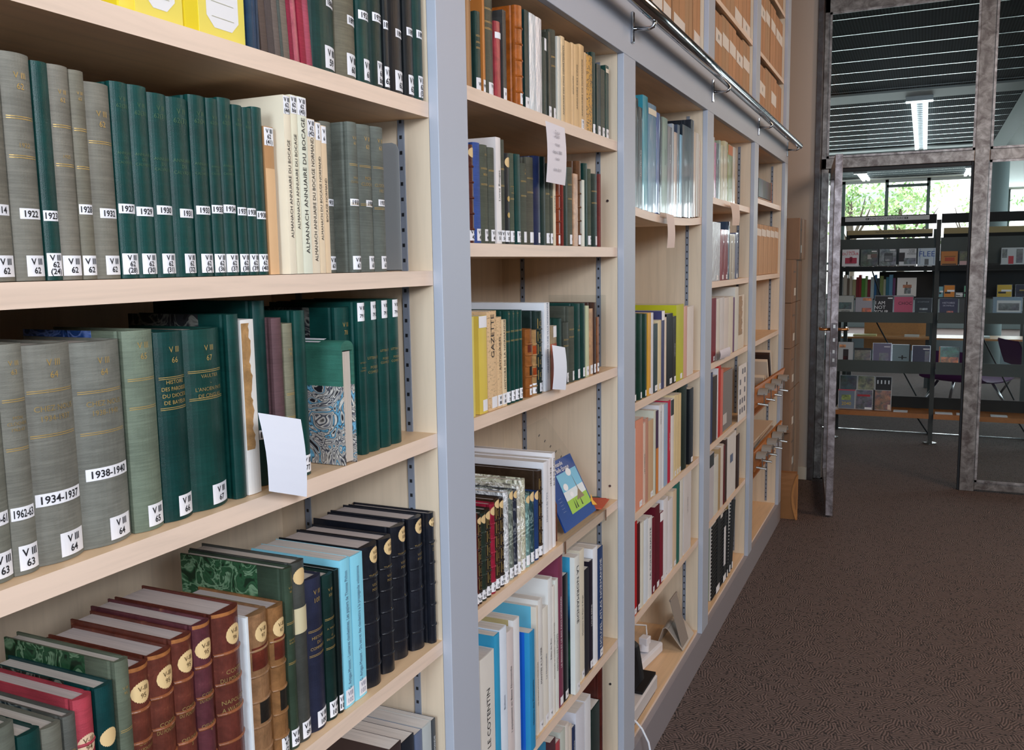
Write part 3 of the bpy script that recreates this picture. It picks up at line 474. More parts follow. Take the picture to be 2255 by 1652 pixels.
 ['P',1.9623,0.0185,-0.03,0.13,0.2796,0.2,'p:dccfc0','narrow beige book on the bottom shelf',{}],
 ['P',1.982,0.0236,-0.03,0.13,0.2632,0.19,'p:25355a','navy book lettered upward on the bottom shelf',{'v': ['Manche',0.8],'lite': 1}],
 ['P',2.0109,0.0636,-0.03,0.13,0.2901,0.2,'p:dcdde6','pale lilac-white book on the bottom shelf',{}],
 ['P',2.0778,0.0443,-0.03,0.13,0.2909,0.2,'p:e3e3e6','taller white book on the bottom shelf',{}],
 ['P',2.131,0.0636,-0.03,0.13,0.2415,0.174,'c:1a2f2a','black-green book on the bottom shelf',{}],
 ['C',2.1967,0.0324,-0.03,0.13,0.33,0.2,'l:551f18','tall dark red book near the partition on the bottom shelf',{}],
]),
('r31','third','tall volumes on the top shelf of the third bay',0.02,[
 ['P',2.4942,0.0391,-0.025,1.716,0.3037,0.2,'p:2c3236','charcoal magazine volume by the upright',{}],
 ['P',2.5353,0.0393,-0.025,1.716,0.2857,0.2,'p:1e2329','black volume with white upright title',{'v': ['ARCHITECTURE',0.45],'lite': 1}],
 ['P',2.578,0.0523,-0.025,1.716,0.328,0.2,'p:3aa3b9','cyan glossy volume,tallest on the shelf',{}],
 ['P',2.6344,0.0876,-0.025,1.716,0.3174,0.2,'p:6c94b4','wide pale blue picture volume with a white slip',{'band3': 1}],
 ['P',2.7243,0.0405,-0.025,1.716,0.3041,0.2,'p:2e4fa0','royal blue volume',{}],
 ['P',2.7713,0.0196,-0.025,1.716,0.2975,0.2,'p:20201f','thin black volume right of the royal blue one',{}],
 ['P',2.7931,0.0628,-0.025,1.716,0.3012,0.2,'p:93aa9a','pale green volume with lettered spine',{'v': ['Normandie',0.6]}],
 ['P',2.8587,0.0525,-0.025,1.716,0.2817,0.2,'p:80747c','mauve grey volume lettered in white',{'v': ['LA MANCHE',0.7],'lite': 1}],
 ['P',2.912,0.0263,-0.025,1.716,0.2958,0.2,'p:b4bac4','silver glossy volume',{}],
 ['P',2.9402,0.0391,-0.025,1.716,0.2724,0.196,'p:d5b9a8','beige pink volume',{}],
 ['P',2.981,0.0312,-0.025,1.716,0.301,0.2,'p:3d4b63','steel blue volume',{}],
 ['P',3.0144,0.0345,-0.025,1.716,0.2721,0.196,'p:6fb2dc','light blue slim volume',{}],
 ['P',3.0503,0.1176,-0.025,1.716,0.3072,0.2,'p:1c2c38','wide glossy black-blue volume',{'v': ['MANCHE',0.8],'faint': 1}],
 ['P',3.1696,0.0463,-0.025,1.716,0.3358,0.2,'p:15202c','taller black volume behind the tan one',{}],
 ['P',3.2189,0.0345,-0.025,1.716,0.2975,0.2,'p:e0bf9c','tan volume right of the black ones',{}],
 ['P',3.255,0.0502,-0.025,1.716,0.2945,0.2,'p:dfd6c2','cream volume with worn head',{}],
 ['P',3.306,0.004,-0.025,1.716,0.269,0.194,'p:c59a86','pinkish brown short volume,last on the shelf',{}],
]),
('r32','third','books on the second shelf of the third bay',0.018,[
 ['C',2.458,0.0628,-0.02,1.15,0.2589,0.186,'c:12302a','black-green volume by the upright',{'s': 'B'}],
 ['C',2.5227,0.054,-0.02,1.15,0.2551,0.184,'c:123c30','dark green volume,second from the upright',{'s': 'B'}],
 ['C',2.5787,0.0419,-0.02,1.15,0.2519,0.181,'c:123a2f','dark green volume left of the yellow spine',{'s': 'B'}],
 ['P',2.6226,0.0328,-0.02,1.15,0.253,0.182,'p:e1a83c','orange yellow slim volume',{'s': ' '}],
 ['P',2.6574,0.0251,-0.02,1.15,0.2516,0.181,'p:dedce2','white slim volume right of the orange one',{}],
 ['P',2.6851,0.0461,-0.02,1.15,0.2149,0.155,'c:1c343b','short dark teal volume',{'s': 'B'}],
 ['P',2.7333,0.0409,-0.02,1.15,0.2234,0.161,'p:e1cfa6','cream volume with brown edge',{'s': 'B'}],
 ['P',2.7759,0.0362,-0.02,1.15,0.2509,0.181,'p:43456e','indigo volume with white top',{'capw': 1}],
 ['P',2.8149,0.0231,-0.02,1.15,0.2284,0.164,'p:e3d0bd','thin cream pink volume',{}],
 ['P',2.8401,0.0788,-0.02,1.15,0.2368,0.171,'p:171418','wide black volume',{'s': 'II'}],
 ['P',2.9217,0.0422,-0.02,1.15,0.2244,0.162,'p:2a2118','dark brown volume lettered in white',{'v': ['HISTOIRE',0.5],'lite': 1,'s': 'II'}],
 ['P',2.9654,0.1011,-0.02,1.15,0.2601,0.3,'p:c4c42d','acid yellow large volume',{'s': ' '}],
 ['P',3.0695,0.0488,-0.02,1.15,0.2511,0.181,'p:dcab98','salmon pink volume',{}],
 ['P',3.1213,0.0934,-0.02,1.15,0.2469,0.178,'p:e6dbd3','white volume,last on the shelf',{}],
]),
('r33','third','books on the third shelf of the third bay',0.018,[
 ['P',2.4501,0.0445,-0.02,0.82,0.252,0.181,'p:e9e5e6','white slim book by the upright',{}],
 ['P',2.4964,0.0774,-0.02,0.82,0.2735,0.197,'p:e29a80','salmon decorated book',{'s': 'II'}],
 ['P',2.5759,0.0241,-0.02,0.82,0.253,0.182,'p:e0c7b5','thin pale brown book',{'v': ['LES CHEMINS',0.5]}],
 ['P',2.6009,0.0286,-0.02,0.82,0.2626,0.189,'p:c4907c','brown pink book with white top',{}],
 ['P',2.6317,0.0557,-0.02,0.82,0.2499,0.18,'p:cfae89','tan book',{'s': 'B'}],
 ['P',2.6893,0.0259,-0.02,0.82,0.2738,0.27,'p:d4d7c6','pale grey-green tall book',{}],
 ['P',2.7175,0.0297,-0.02,0.82,0.2678,0.193,'p:4b3450','purple book with orange foot',{'two': 'p:d48543'}],
 ['P',2.7492,0.0429,-0.02,0.82,0.2815,0.25,'p:e4e2e4','white book with red top',{'v': ['MANCHE',0.85]}],
 ['P',2.7944,0.0173,-0.02,0.82,0.2771,0.2,'p:e7e8ea','thin white glossy book',{}],
 ['P',2.814,0.047,-0.02,0.82,0.2742,0.197,'p:9db4cf','pale blue book',{}],
 ['P',2.8634,0.035,-0.02,0.82,0.2786,0.25,'p:c22a44','red book with white lettering',{'v': ['HISTOIRE DE',0.5],'lite': 1}],
 ['P',2.9008,0.0396,-0.02,0.82,0.2785,0.2,'p:e8e2df','white book with black head',{'band4': 1}],
 ['P',2.9427,0.0329,-0.02,0.82,0.2861,0.2,'p:e2cd9f','first of three cream volumes',{'s': 'B'}],
 ['P',2.977,0.0323,-0.02,0.82,0.2826,0.2,'p:e0c998','second of three cream volumes',{'s': 'B'}],
 ['P',3.0106,0.0316,-0.02,0.82,0.2821,0.2,'p:dec593','third of three cream volumes',{'s': 'B'}],
 ['C',3.0467,0.1042,-0.02,0.82,0.3025,0.2,'c:1c2a1e','thick black-green tall volume',{}],
 ['P',3.1662,0.058,-0.02,0.82,0.2774,0.2,'c:12161c','black volume,last on the shelf',{'s': 'B'}],
]),
('r34','third','books on the fourth shelf of the third bay',0.018,[
 ['P',2.4697,0.0428,-0.02,0.5,0.2891,0.2,'p:c01d22','bright red book by the upright',{'s': 'B'}],
 ['P',2.5145,0.0303,-0.02,0.5,0.2767,0.199,'p:4a1a1e','dark maroon book beside the bright red one',{'s': 'B'}],
 ['P',2.5469,0.036,-0.02,0.5,0.27,0.194,'p:e6e3d4','cream white book with grey top',{}],
 ['P',2.5849,0.0453,-0.02,0.5,0.2674,0.193,'p:dfe7ef','bluish white wide book',{}],
 ['P',2.6324,0.0435,-0.02,0.5,0.2613,0.188,'p:e7e7e6','white book with bold upright title',{'v2': ['LA COMMUNAUTE',0.55]}],
 ['P',2.6782,0.0316,-0.02,0.5,0.2489,0.179,'p:6c1a2c','maroon book with white label',{'s': 'B'}],
 ['P',2.7116,0.0548,-0.02,0.5,0.2766,0.24,'p:5f1626','taller maroon book',{'s': ' '}],
 ['P',2.7693,0.0428,-0.02,0.5,0.2419,0.174,'p:7d1a30','wine red book with white head',{'s': 'B','capw': 1}],
 ['P',2.8138,0.0548,-0.02,0.5,0.2754,0.198,'p:e9e5e6','white book right of the wine red one',{'s': 'B'}],
 ['P',2.8715,0.0631,-0.02,0.5,0.2577,0.186,'p:e7e3e6','white book,second of the pair',{'s': 'B'}],
 ['P',2.9367,0.05,-0.02,0.5,0.274,0.197,'p:dcc5a8','tan-white ribbed book',{'s': 'B'}],
 ['P',2.9888,0.0421,-0.02,0.5,0.2879,0.26,'p:2c6c60','teal glossy tall book',{}],
 ['P',3.0335,0.046,-0.02,0.5,0.2909,0.2,'p:e0ddd3','off-white book right of the teal one',{}],
 ['P',3.0901,0.1123,-0.02,0.5,0.2925,0.2,'p:dcd6d4','large pale book with dotted lettering near the partition',{'v': ['LES CAHIERS',0.6]}],
]),
('r41','fourth','volumes on the top shelf of the fourth bay',0.018,[
 ['P',3.5266,0.034,-0.025,1.8,0.2297,0.165,'p:e2ddda','white slim volume by the upright',{}],
 ['P',3.5633,0.0295,-0.025,1.8,0.2128,0.153,'p:c8488b','pink volume by the upright',{}],
 ['P',3.5961,0.0532,-0.025,1.8,0.2147,0.155,'p:3d4453','dark slate volume',{}],
 ['P',3.6501,0.029,-0.025,1.8,0.2309,0.166,'p:a8b29b','thin pale green volume',{}],
 ['P',3.6818,0.0688,-0.025,1.8,0.2171,0.156,'p:dccfa4','cream yellow volume',{}],
 ['P',3.7509,0.0671,-0.025,1.8,0.2403,0.173,'p:dbcc9f','wide cream yellow volume with dotted lettering',{}],
 ['P',3.8262,0.0964,-0.025,1.8,0.2361,0.17,'p:9aa343','olive green volume with orange head',{'band5': 1}],
 ['P',3.9308,0.0543,-0.025,1.8,0.2361,0.17,'p:e0cdb6','cream volume,last of the row',{}],
]),
('r42','fourth','volumes on the second shelf of the fourth bay',0.018,[
 ['P',3.5048,0.1636,-0.02,1.476,0.231,0.166,'w:c9ccd2','white plastic-sleeved volume',{'s': 'B'}],
 ['P',3.6774,0.0675,-0.02,1.476,0.2059,0.148,'p:a21d24','red volume,left one',{'s': ' '}],
 ['P',3.7486,0.0779,-0.02,1.476,0.2071,0.149,'p:a01c22','red volume,right one',{'s': 'B'}],
 ['P',3.8279,0.032,-0.02,1.476,0.2425,0.175,'p:2b4560','thin blue volume',{}],
 ['P',3.8677,0.0533,-0.02,1.476,0.192,0.138,'p:dfd3bd','cream volume right of the blue one',{}],
 ['P',3.923,0.0632,-0.02,1.476,0.1929,0.139,'p:e2dac6','pale cream volume',{}],
 ['P',3.9964,0.0522,-0.02,1.476,0.2002,0.144,'p:6b6d8e','slate violet volume,last of the row',{'s': ' '}],
]),
('r43','fourth','volumes on the third shelf of the fourth bay',0.018,[
 ['P',3.4963,0.1077,-0.02,1.155,0.2534,0.182,'p:7e1c2c','maroon glossy volume by the upright',{'s': 'B'}],
 ['P',3.6097,0.0711,-0.02,1.155,0.2486,0.179,'p:e0dad2','off-white volume right of the maroon one',{}],
 ['P',3.6844,0.0796,-0.02,1.155,0.2508,0.181,'p:dcd8d8','white volume with grey printed head',{}],
 ['P',3.7681,0.087,-0.02,1.155,0.2473,0.178,'p:e0d6d0','white volume right of the grey headed one',{}],
 ['P',3.8613,0.0974,-0.02,1.155,0.2467,0.178,'p:e2dacb','cream volume with drawn ornament',{'g3': 1}],
 ['P',3.9634,0.03,-0.02,1.155,0.2406,0.173,'p:6a3a66','thin purple volume',{}],
 ['P',3.9963,0.0813,-0.02,1.155,0.2843,0.26,'p:dedcd4','tall off-white volume',{}],
 ['P',4.0876,0.1367,-0.02,1.155,0.2452,0.177,'p:e2d6c4','white volume with torn brown paper,last of the row',{'torn': 1}],
]),
('r44','fourth','magazines on the fourth shelf of the fourth bay',0.018,[
 ['P',3.4787,0.0774,-0.02,0.827,0.2875,0.2,'p:39466e','blue magazine by the upright',{}],
 ['P',3.5608,0.0807,-0.02,0.827,0.2664,0.192,'p:453a34','brown photo magazine',{}],
 ['P',3.6437,0.0221,-0.02,0.827,0.2909,0.2,'p:e3e0e4','thin white magazine',{}],
 ['P',3.669,0.045,-0.02,0.827,0.2977,0.2,'p:c3322c','red and white magazine',{}],
 ['P',3.7192,0.0461,-0.02,0.827,0.2765,0.199,'p:d8776a','thin pink-red magazine',{}],
]),
('r45','fourth','books on the fifth shelf of the fourth bay',0.018,[
 ['P',3.4966,0.1019,-0.02,0.508,0.2759,0.199,'p:ccc9cf','white book with blue and olive head',{'band4': 1}],
 ['P',3.6039,0.0831,-0.02,0.508,0.2461,0.177,'p:dcdcd4','pale cream slim book',{}],
 ['P',3.6895,0.0438,-0.02,0.508,0.2643,0.19,'p:b69a72','tan patterned book',{}],
 ['P',3.7368,0.0547,-0.02,0.508,0.2702,0.195,'p:ded5cc','white pink book right of the tan one',{}],
 ['P',3.7962,0.032,-0.02,0.508,0.2595,0.187,'p:6a2a30','thin maroon book',{}],
 ['P',3.831,0.0407,-0.02,0.508,0.2775,0.2,'p:45332f','thin brown book',{}],
 ['P',3.8756,0.198,-0.02,0.508,0.2794,0.26,'p:e2dedb','thick white binder with blue mark',{'mark': 1}],
 ['P',4.0896,0.0737,-0.02,0.508,0.2498,0.26,'p:3a2620','dark brown folder,last of the row',{}],
]),
]
# ---------------- books
INK='plain:1c1c22'; LAB='plain:ecebee'; LITE='plain:e6e6e6'
def spine_fn(T,b):
    def S(y,z,off=0):
        q=2*y/T-1; q=max(-1,min(1,q)); return (-b*q*q+off,y,z)
    return S
def patch(mb,S,y0,y1,z0,z1,mat,off=.0003,n=8):
    k=len(mb.v); mi=mb.mi(mat)
    for i in range(n+1):
        y=y0+(y1-y0)*i/n; mb.v.append(S(y,z0,off)); mb.v.append(S(y,z1,off))
    for i in range(n): mb.f.append((k+2*i,k+2*i+2,k+2*i+3,k+2*i+1)); mb.m.append(mi)
def seal(mb,S,yc,zc,r,mat,T):
    n=22; k=len(mb.v); mi=mb.mi(mat)
    for i in range(n+1):
        q=-1+2*i/n; y=min(max(yc+r*q,.0002),T-.0002); hh=math.sqrt(max(r*r*(1-q*q),0))*(1 if i%2 else .90)
        mb.v.append(S(y,zc-hh,.0006)); mb.v.append(S(y,zc+hh,.0006))
    for i in range(n): mb.f.append((k+2*i,k+2*i+2,k+2*i+3,k+2*i+1)); mb.m.append(mi)
def label_block(mb,S,T,yc,zc,wd,ht,txt,size,mat=LAB,ink=INK):
    y0,y1=max(yc-wd/2,.0004),min(yc+wd/2,T-.0004)
    patch(mb,S,y0,y1,zc-ht/2,zc+ht/2,mat,.0003)
    L=[t for t in txt.split('|')]; step=ht/(len(L)+.35)
    for i,t in enumerate(L):
        if not t.strip(): continue
        z=zc+ht/2-step*(i+.68); cy=(y0+y1)/2
        text(mb,t,ink,lambda a,b_,z=z,cy=cy:S(cy+a,z+b_,.0007),min(size*1.22,step*1.15),(y1-y0)*.84,.022)
def book(kind,y0,T,xs,z,H,D,col,desc,o,sk,group,place,name_=''):
    if name_ in('r31','r41','r42') and col[0]=='p': col='q'+col[1:]
    if name_=='r31': z-=.016*(1-((y0+T/2-2.4207)/.8951*2-1)**2)-.0025
    rot=(o.get('a',0),0,0)
    e=empty('book',(xs,y0,z),rot if o.get('a') else (0,0,0))
    hard=kind in 'CLW'; b={'C':min(.010,.17*T),'L':min(.013,.24*T),'W':min(.012,.22*T),'P':min(.0012,.05*T)}[kind]
    S=spine_fn(T,b); t=.0022 if hard and T>.012 else .0007
    n=10 if hard else 5
    out=[(S(T*i/n,0)[0],T*i/n) for i in range(n+1)]
    if hard:   # joint groove next to the spine
        g=min(.0012,T*.05)
        L=[(-D,0),(-b-.011,0),(-b-.008,g),(-b-.004,0)]+out[:1]; Rr=out[-1:]+[(-b-.004,T),(-b-.008,T-g),(-b-.011,T),(-D,T)]
    else: L=[(-D,0)]+out[:1]; Rr=out[-1:]+[(-D,T)]
    ol=L[:-1]+out+Rr[1:]
    inn=[(-D,T-t)]+[(-b-.001-t,T-t)]+[(-b-.001-t,t)]+[(-D,t)]
    mb=MB(); mi=mb.mi(col); k=len(mb.v); no,ni=len(ol),4
    mb.v+=[(x,y,0) for x,y in ol]+[(x,y,H) for x,y in ol]
    for i in range(no-1): mb.f.append((k+i,k+i+1,k+no+i+1,k+no+i)); mb.m.append(mi)
    k2=len(mb.v); mb.v+=[(x,y,0) for x,y in inn]+[(x,y,H) for x,y in inn]
    for i in range(3): mb.f.append((k2+i,k2+i+1,k2+4+i+1,k2+4+i)); mb.m.append(mi)
    mb.f.append((k+no-1,k2,k2+4,k+2*no-1)); mb.m.append(mi); mb.f.append((k2+3,k,k+no,k2+7)); mb.m.append(mi)
    for zo in (0,1): # caps as ngon ring (outer + inner reversed)
        mb.f.append(tuple(k+zo*no+i for i in range(no))+tuple(k2+zo*4+i for i in range(4))); mb.m.append(mi)
    if kind=='L' or kind=='W':  # raised bands
        for fz in (.14,.30,.46,.62,.78):
            zc=H*fz; k3=len(mb.v); prof=[(-.0022,0),(-.0012,.0014),(0,.0019),(.0012,.0014),(.0022,0)]
            for i in range(11):
                y=T*i/10
                for dz,of in prof: mb.v.append(S(y,zc+dz,of+.0001))
            mi=mb.mi('l:9a5a36' if col in('l:6b3528','l:6d372a','l:6b3529','l:6a342a','l:63333a') else col)
            for i in range(10):
                for j in range(4): q=k3+i*5+j; mb.f.append((q,q+5,q+6,q+1)); mb.m.append(mi)
    mb.obj('cover',e,smooth=False)
    # pages
    pg=MB(); head=.003 if hard else 0; pc='pg:cfc6bb' if hard else 'pg:ddd8d2'
    if kind in 'LW': pc='pg:c9bdb8'
    if o.get('capr'): pc='pg:d8cfc8'
    pg.box(-D+.003,-b-.0012-t,t,T-t,head,H-head-.0004,pc); pg.obj('page_block',e)
    yr=T*.98
    small=T<.012
    if o.get('brd') or o.get('brdp'):
        q=MB(); xe=-b-.012 if o.get('brdp') else -b-.045
        q.box(-D,xe if xe>-D+.01 else -D*.5,-.0004,-.0001,0,H,(o.get('brd') or o.get('brdp'))); q.obj('side_board',e)
    dk=LITE if (o.get('lite') or o.get('lite2')) else INK
    q=MB()
    if o.get('s'):
        nl=len(o['s'].split('|')); wd=min(T*.94,.021 if not small else T) if T<.035 else (.026 if T<.045 else .031)
        ht=sk*(1.0 if nl<3 else 1.12); yc=(T-wd/2-.0006 if T>.02 else T/2) if T<.05 else T*.68
        label_block(q,S,T,yc,ht/2+.004,wd,ht,o['s'],.0068*sk/.02,ink='plain:a9a6b5' if o.get('faint') else INK)
    if o.get('t'):
        wd=min(T*.96,.022); ht=sk*1.15; label_block(q,S,T,T-wd/2 if T>.02 else T/2,H-ht/2-.001,wd,ht,o['t'],.0062)
    if o.get('r'):
        r=min(.0135,T*.46) if not o.get('big') else min(.017,T*.48); zc=H*o['r'][1]; yc=T*.58 if T>.03 else T*.5
        seal(q,S,yc,zc,r,'plain:dcbd88' if not o.get('big') else 'plain:d9b999',T)
        for i,tt in enumerate([x for x in o['r'][0].split('|') if x]):
            text(q,tt,'plain:5f4a2c',lambda a,b_,i=i:S(yc+a,zc+.0042-.0082*i+b_,.0011),.0078,r*1.35,.008)
    if q.v: q.obj('call_number_label',e)
    if o.get('m'):
        q=MB(); ln=len(o['m'][0]); wd=min(T*.92,.0042*ln+.006); ht=.0098 if sk<.022 else .0125
        if sk>=.024: wd=min(T*.92,.0053*ln+.006)
        yc=T-wd/2-.0012; label_block(q,S,T,yc,H*o['m'][1],wd,ht,o['m'][0],.0085 if sk<.022 else .011); q.obj('year_label',e)
    gq=MB()
    for tx,fz in o.get('g',[]):
        zc=H*fz; gm=('gold:4d6b50' if (name_=='r12' and col[2:4] in('11','10')) else 'gold:a88f5a' if tx not in('','=') and name_ in('r12','r13','r14') and fz<.8 and col[2] in '1678' else 'gold:') if not o.get('lite') else LITE
        if tx in('','='):
            for d in ((-.001,.001) if tx=='=' else (0,)): patch(gq,S,T*.06,T*.94,zc+d-.00035,zc+d+.00035,gm,.0004)
        elif tx=='o': seal(gq,S,T/2,zc,T*.25,gm,T)
        else:
            L=tx.split('|'); sz=min(.0078,T*.20) if len(L)<3 else min(.0062,T*.17)
            if len(L)==2 and L[0].startswith('V III'): sz=min(.0095,T*.26)
            for i,l in enumerate(L):
                text(gq,l,gm,lambda a,b_,z=zc+(len(L)/2-i-.5)*sz*1.25:S(T*.53+a,z+b_,.0006),sz,T*.84)
    if o.get('gp'):
        for i in range(5):
            za,zb=H*(.17+.155*i),H*(.17+.155*i+.12)
            for (a,b1,c,d) in ((.15,.85,za,za+.0007),(.15,.85,zb-.0007,zb),(.15,.2,za,zb),(.8,.85,za,zb),(.32,.68,za+.006,za+.0066),(.32,.68,zb-.0066,zb-.006),(.32,.36,za+.006,zb-.006),(.64,.68,za+.006,zb-.006)):
                patch(gq,S,T*a,T*b1,c,d,'gold:',.0004,2)
    if gq.v: gq.obj('gilt_title',e)
    q=MB()
    for key in ('v','v2'):
        if o.get(key):
            tx,fz=o[key]; sz=min(T*.55,.0105) if key=='v' else min(T*.8,.020)
            ink='plain:4a5a78' if o.get('faint') else dk
            flip=tx=='LA NORMANDIE'
            mx=H*.8
            if flip: text(q,tx,ink,lambda a,b_:S(T*.55+b_,H*fz-a,.0008),sz,mx)
            else: text(q,tx,ink,lambda a,b_:S(T*.5-b_,H*fz+a,.0008),sz,mx)
    if q.v: q.obj('spine_title',e)
    q=MB()
    def slip(z0,z1,m,y0_=0,y1_=1,off=.0009): patch(q,S,T*y0_+.0002,T*y1_-.0002,z0,z1,m,off+.0003,20)
    if o.get('two'): slip(0,H*.72 if 'd48543' not in o['two'] else H*.55,o['two'],off=.0002)
    if o.get('band2'): slip(H*.78,H*.86,LAB)
    if o.get('band3'): slip(H*.90,H*.955,'plain:d9cdb8')
    if o.get('band4'): slip(H*.8,H*.99,'plain:26282c',off=.0002)
    if o.get('band5'): slip(H*.82,H*.99,'plain:b4652a',off=.0002)
    if o.get('capw'): slip(H*.88,H-.0005,LAB)
    if o.get('mark'): slip(H*.55,H*.68,'plain:5b6785',.3,.6)
    if o.get('band'): slip(H*.61,H*.75,'plain:'+o['band'])
    if col in('l:6b3528','l:6d372a','l:6b3529','l:6a342a','l:63333a'): slip(H-.0045,H,'l:b0703f',off=.0002); slip(0,.004,'l:8a5232',off=.0002)
    if o.get('pat'): slip(H*.66,H*.80,'l:6a2d20',.15,.98,.0004); slip(H*.32,H*.46,'l:23201c',.3,.95,.0004)
    if o.get('pat2'): slip(H*.62,H*.76,'l:b04a1e',.05,.95,.0004); slip(H*.28,H*.42,'l:b04a1e',.05,.95,.0004)
    if o.get('torn'):
        k=len(q.v); mi=q.mi('l:b98f5e'); N_=36
        for i in range(N_+1):
            zz=H*(.26+.72*i/N_); q.v.append(S(T*.02,zz,.0006)); q.v.append(S(T*(.58+.07*math.sin(i*.7)+.04*math.sin(i*1.9)+.03*math.sin(i*3.7)),zz,.0006))
        for i in range(N_): q.f.append((k+2*i,k+2*i+1,k+2*i+3,k+2*i+2)); q.m.append(mi)
    if q.v: q.obj('paper_slip',e)
    tag(e,place(desc),'book',group)
    return e
PL={'r11':'top shelf, nearest bay','r12':'eye-level shelf, nearest bay','r13':'third shelf, nearest bay','r14':'fourth shelf, nearest bay','r15':'nearest bay',
'r21':'top shelf, second bay','r22':'second shelf, second bay','r23':'third shelf, second bay','r24':'fourth shelf, second bay','r25':'fifth shelf, second bay','r26':'second bay',
'r31':'top shelf, third bay','r32':'second shelf, third bay','r33':'third shelf, third bay','r34':'fourth shelf, third bay',
'r41':'top shelf, fourth bay','r42':'second shelf, fourth bay','r43':'third shelf, fourth bay','r44':'fourth shelf, fourth bay','r45':'fifth shelf, fourth bay'}
def fit16(s):
    w_=s.split(); return ' '.join(w_[:16])
for name,bay,grp,sk,rows in ROWS:
    for (kind,y0,T,xs,z,H,D,col,desc,o) in rows:
        book(kind,y0,T,xs,z,H,D,col,desc,o,sk,grp,lambda d:fit16(d+', '+PL[name]),name)
# ---------------- the bookcase
W1='maple:dfbb93'; W2='maplez:dac7ad'; GREY='paint:adb2bd'
YS=[.42-1.0,.42,1.4207,2.4207,3.4207,4.4207]; POSTS=[(.3158,.4207),(1.3158,1.4207),(2.3158,2.4207),(3.3158,3.4207),(4.3158,4.4207),(5.3158,5.4207)]
BACK=-.36
case=empty('bookcase',(0,3,0)); OFF=(0,-3,0)
def part(mb,name,parent=case,bevel=0,smooth=False):
    o=mb.obj(name,parent,bevel=bevel,smooth=smooth); o.location=(0,-3,0) if parent is case else (0,0,0); return o
for i,(a,b) in enumerate(POSTS):
    m=MB(); m.box(BACK,-.0182,a,b,.0,3.25,W2); up=part(m,'upright')
    m=MB(); m.box(-.018,0,a,b,.1182,2.0973,GREY); m.box(-.018,0,a,b,2.2422,3.25,GREY); part(m,'metal_post',up,bevel=.0012)
    for yy,s in ((a,-1),(b,1)):
        for x0 in (-.077,-.303):
            if (i==0 and s<0) or (i==5 and s>0): continue
            m=MB(); y1=yy+s*.003; m.box(x0,x0+.012,min(yy,y1),max(yy,y1),.14,2.08,'paint:7d8490')
            for j in range(75):
                zz=.16+.0255*j; yv=y1+s*.0002; m.poly([(x0+.0035,yv,zz),(x0+.0085,yv,zz),(x0+.0085,yv,zz+.006),(x0+.0035,yv,zz+.006)],'plain:15171c')
            part(m,'slotted_strip',up)
m=MB(); m.box(BACK-.012,BACK,.3158,5.4207,0,3.25,W2); part(m,'back_panel')
m=MB(); m.box(-.018,0,.3158,5.4207,2.0975,2.242,GREY); part(m,'fascia',bevel=.0015)
m=MB(); m.box(-.018,0,.3158,5.4207,0,.118,'paint:8c868a'); part(m,'plinth')
SH={0:[1.8225,1.5485,1.2715,.8995,.5,.13],1:[1.8735,1.5965,1.2745,.9035,.4995,.13],2:[1.716,1.15,.82,.50,.13],3:[1.80,1.476,1.155,.827,.508,.13],4:[1.856,1.48,1.155,.13]}
UP=[2.23,2.548,2.90]
for b in range(5):
    ya,yb=POSTS[b][1]+.0002,POSTS[b+1][0]-.0002
    for z in [q-.0007 for q in SH[b]+UP]+[2.118]:
        sag=.016 if (b==2 and z>1.7 and z<1.72) else (.004 if z<2 else 0)
        m=MB(); N_=12; k=0; mi=m.mi(W1); t=.0245 if z<2 else .020
        x1=-.018 if z!=2.118 and abs(z-2.23)>.01 else -.0185
        for i in range(N_+1):
            y=ya+(yb-ya)*i/N_; dz=-sag*(1-(2*i/N_-1)**2) if sag>.01 else 0
            for x,zz in ((BACK,z-t),(x1,z-t),(x1,z),(BACK,z)): m.v.append((x,y,zz+dz))
        for i in range(N_):
            for j in range(4): q=i*4; m.f.append((q+j,q+(j+1)%4,q+4+(j+1)%4,q+4+j)); m.m.append(m.mi('maple:e6cdb8') if j==1 else mi)
        m.f+=[(0,3,2,1),(N_*4,N_*4+1,N_*4+2,N_*4+3)]; m.m+=[mi,mi]
        part(m,'shelf_board',bevel=0)
tag(case,'long maple bookcase with grey metal uprights lining the left side of the aisle','bookcase')
for sx,yy,zz in ((-.045,2.3155,1.72),(-.04,2.3155,.94),(-.04,2.3155,.36)):
    m=MB(); m.tube([(sx,yy,zz),(sx,yy-.002,zz)],.0035,'steel:8b8d90'); part(m,'screw_head')
# ladder rail
rail=empty('ladder_rail',(.08,3,2.19))
m=MB(); m.tube([(.061,.3,2.208),(.061,5.42,2.196)],.0185,'chrome:',24); o=m.obj('rail_tube',rail,smooth=True); o.location=(-.08,-3,-2.19)
for y in (.384,1.384,2.384,3.384,4.39,5.36):
    m=MB(); m.box(.0,.007,y-.007,y+.007,2.135,2.215,'chrome:'); br=m.obj('bracket',rail,bevel=.002); br.location=(-.08,-3,-2.19)
    m=MB(); m.tube([(.007,y,2.172),(.05,y,2.168),(.060,y,2.172),(.064,y,2.186)],.0055,'chrome:',10); a=m.obj('bracket_arm',br,smooth=True)
tag(rail,'chrome ladder rail on brackets running along the grey fascia of the bookcase','rail')
# ---------------- loose things on the shelves
def simple(name,label,cat,mb,group=None,**k):
    return tag(mb.obj(name,**k),label,cat,group)
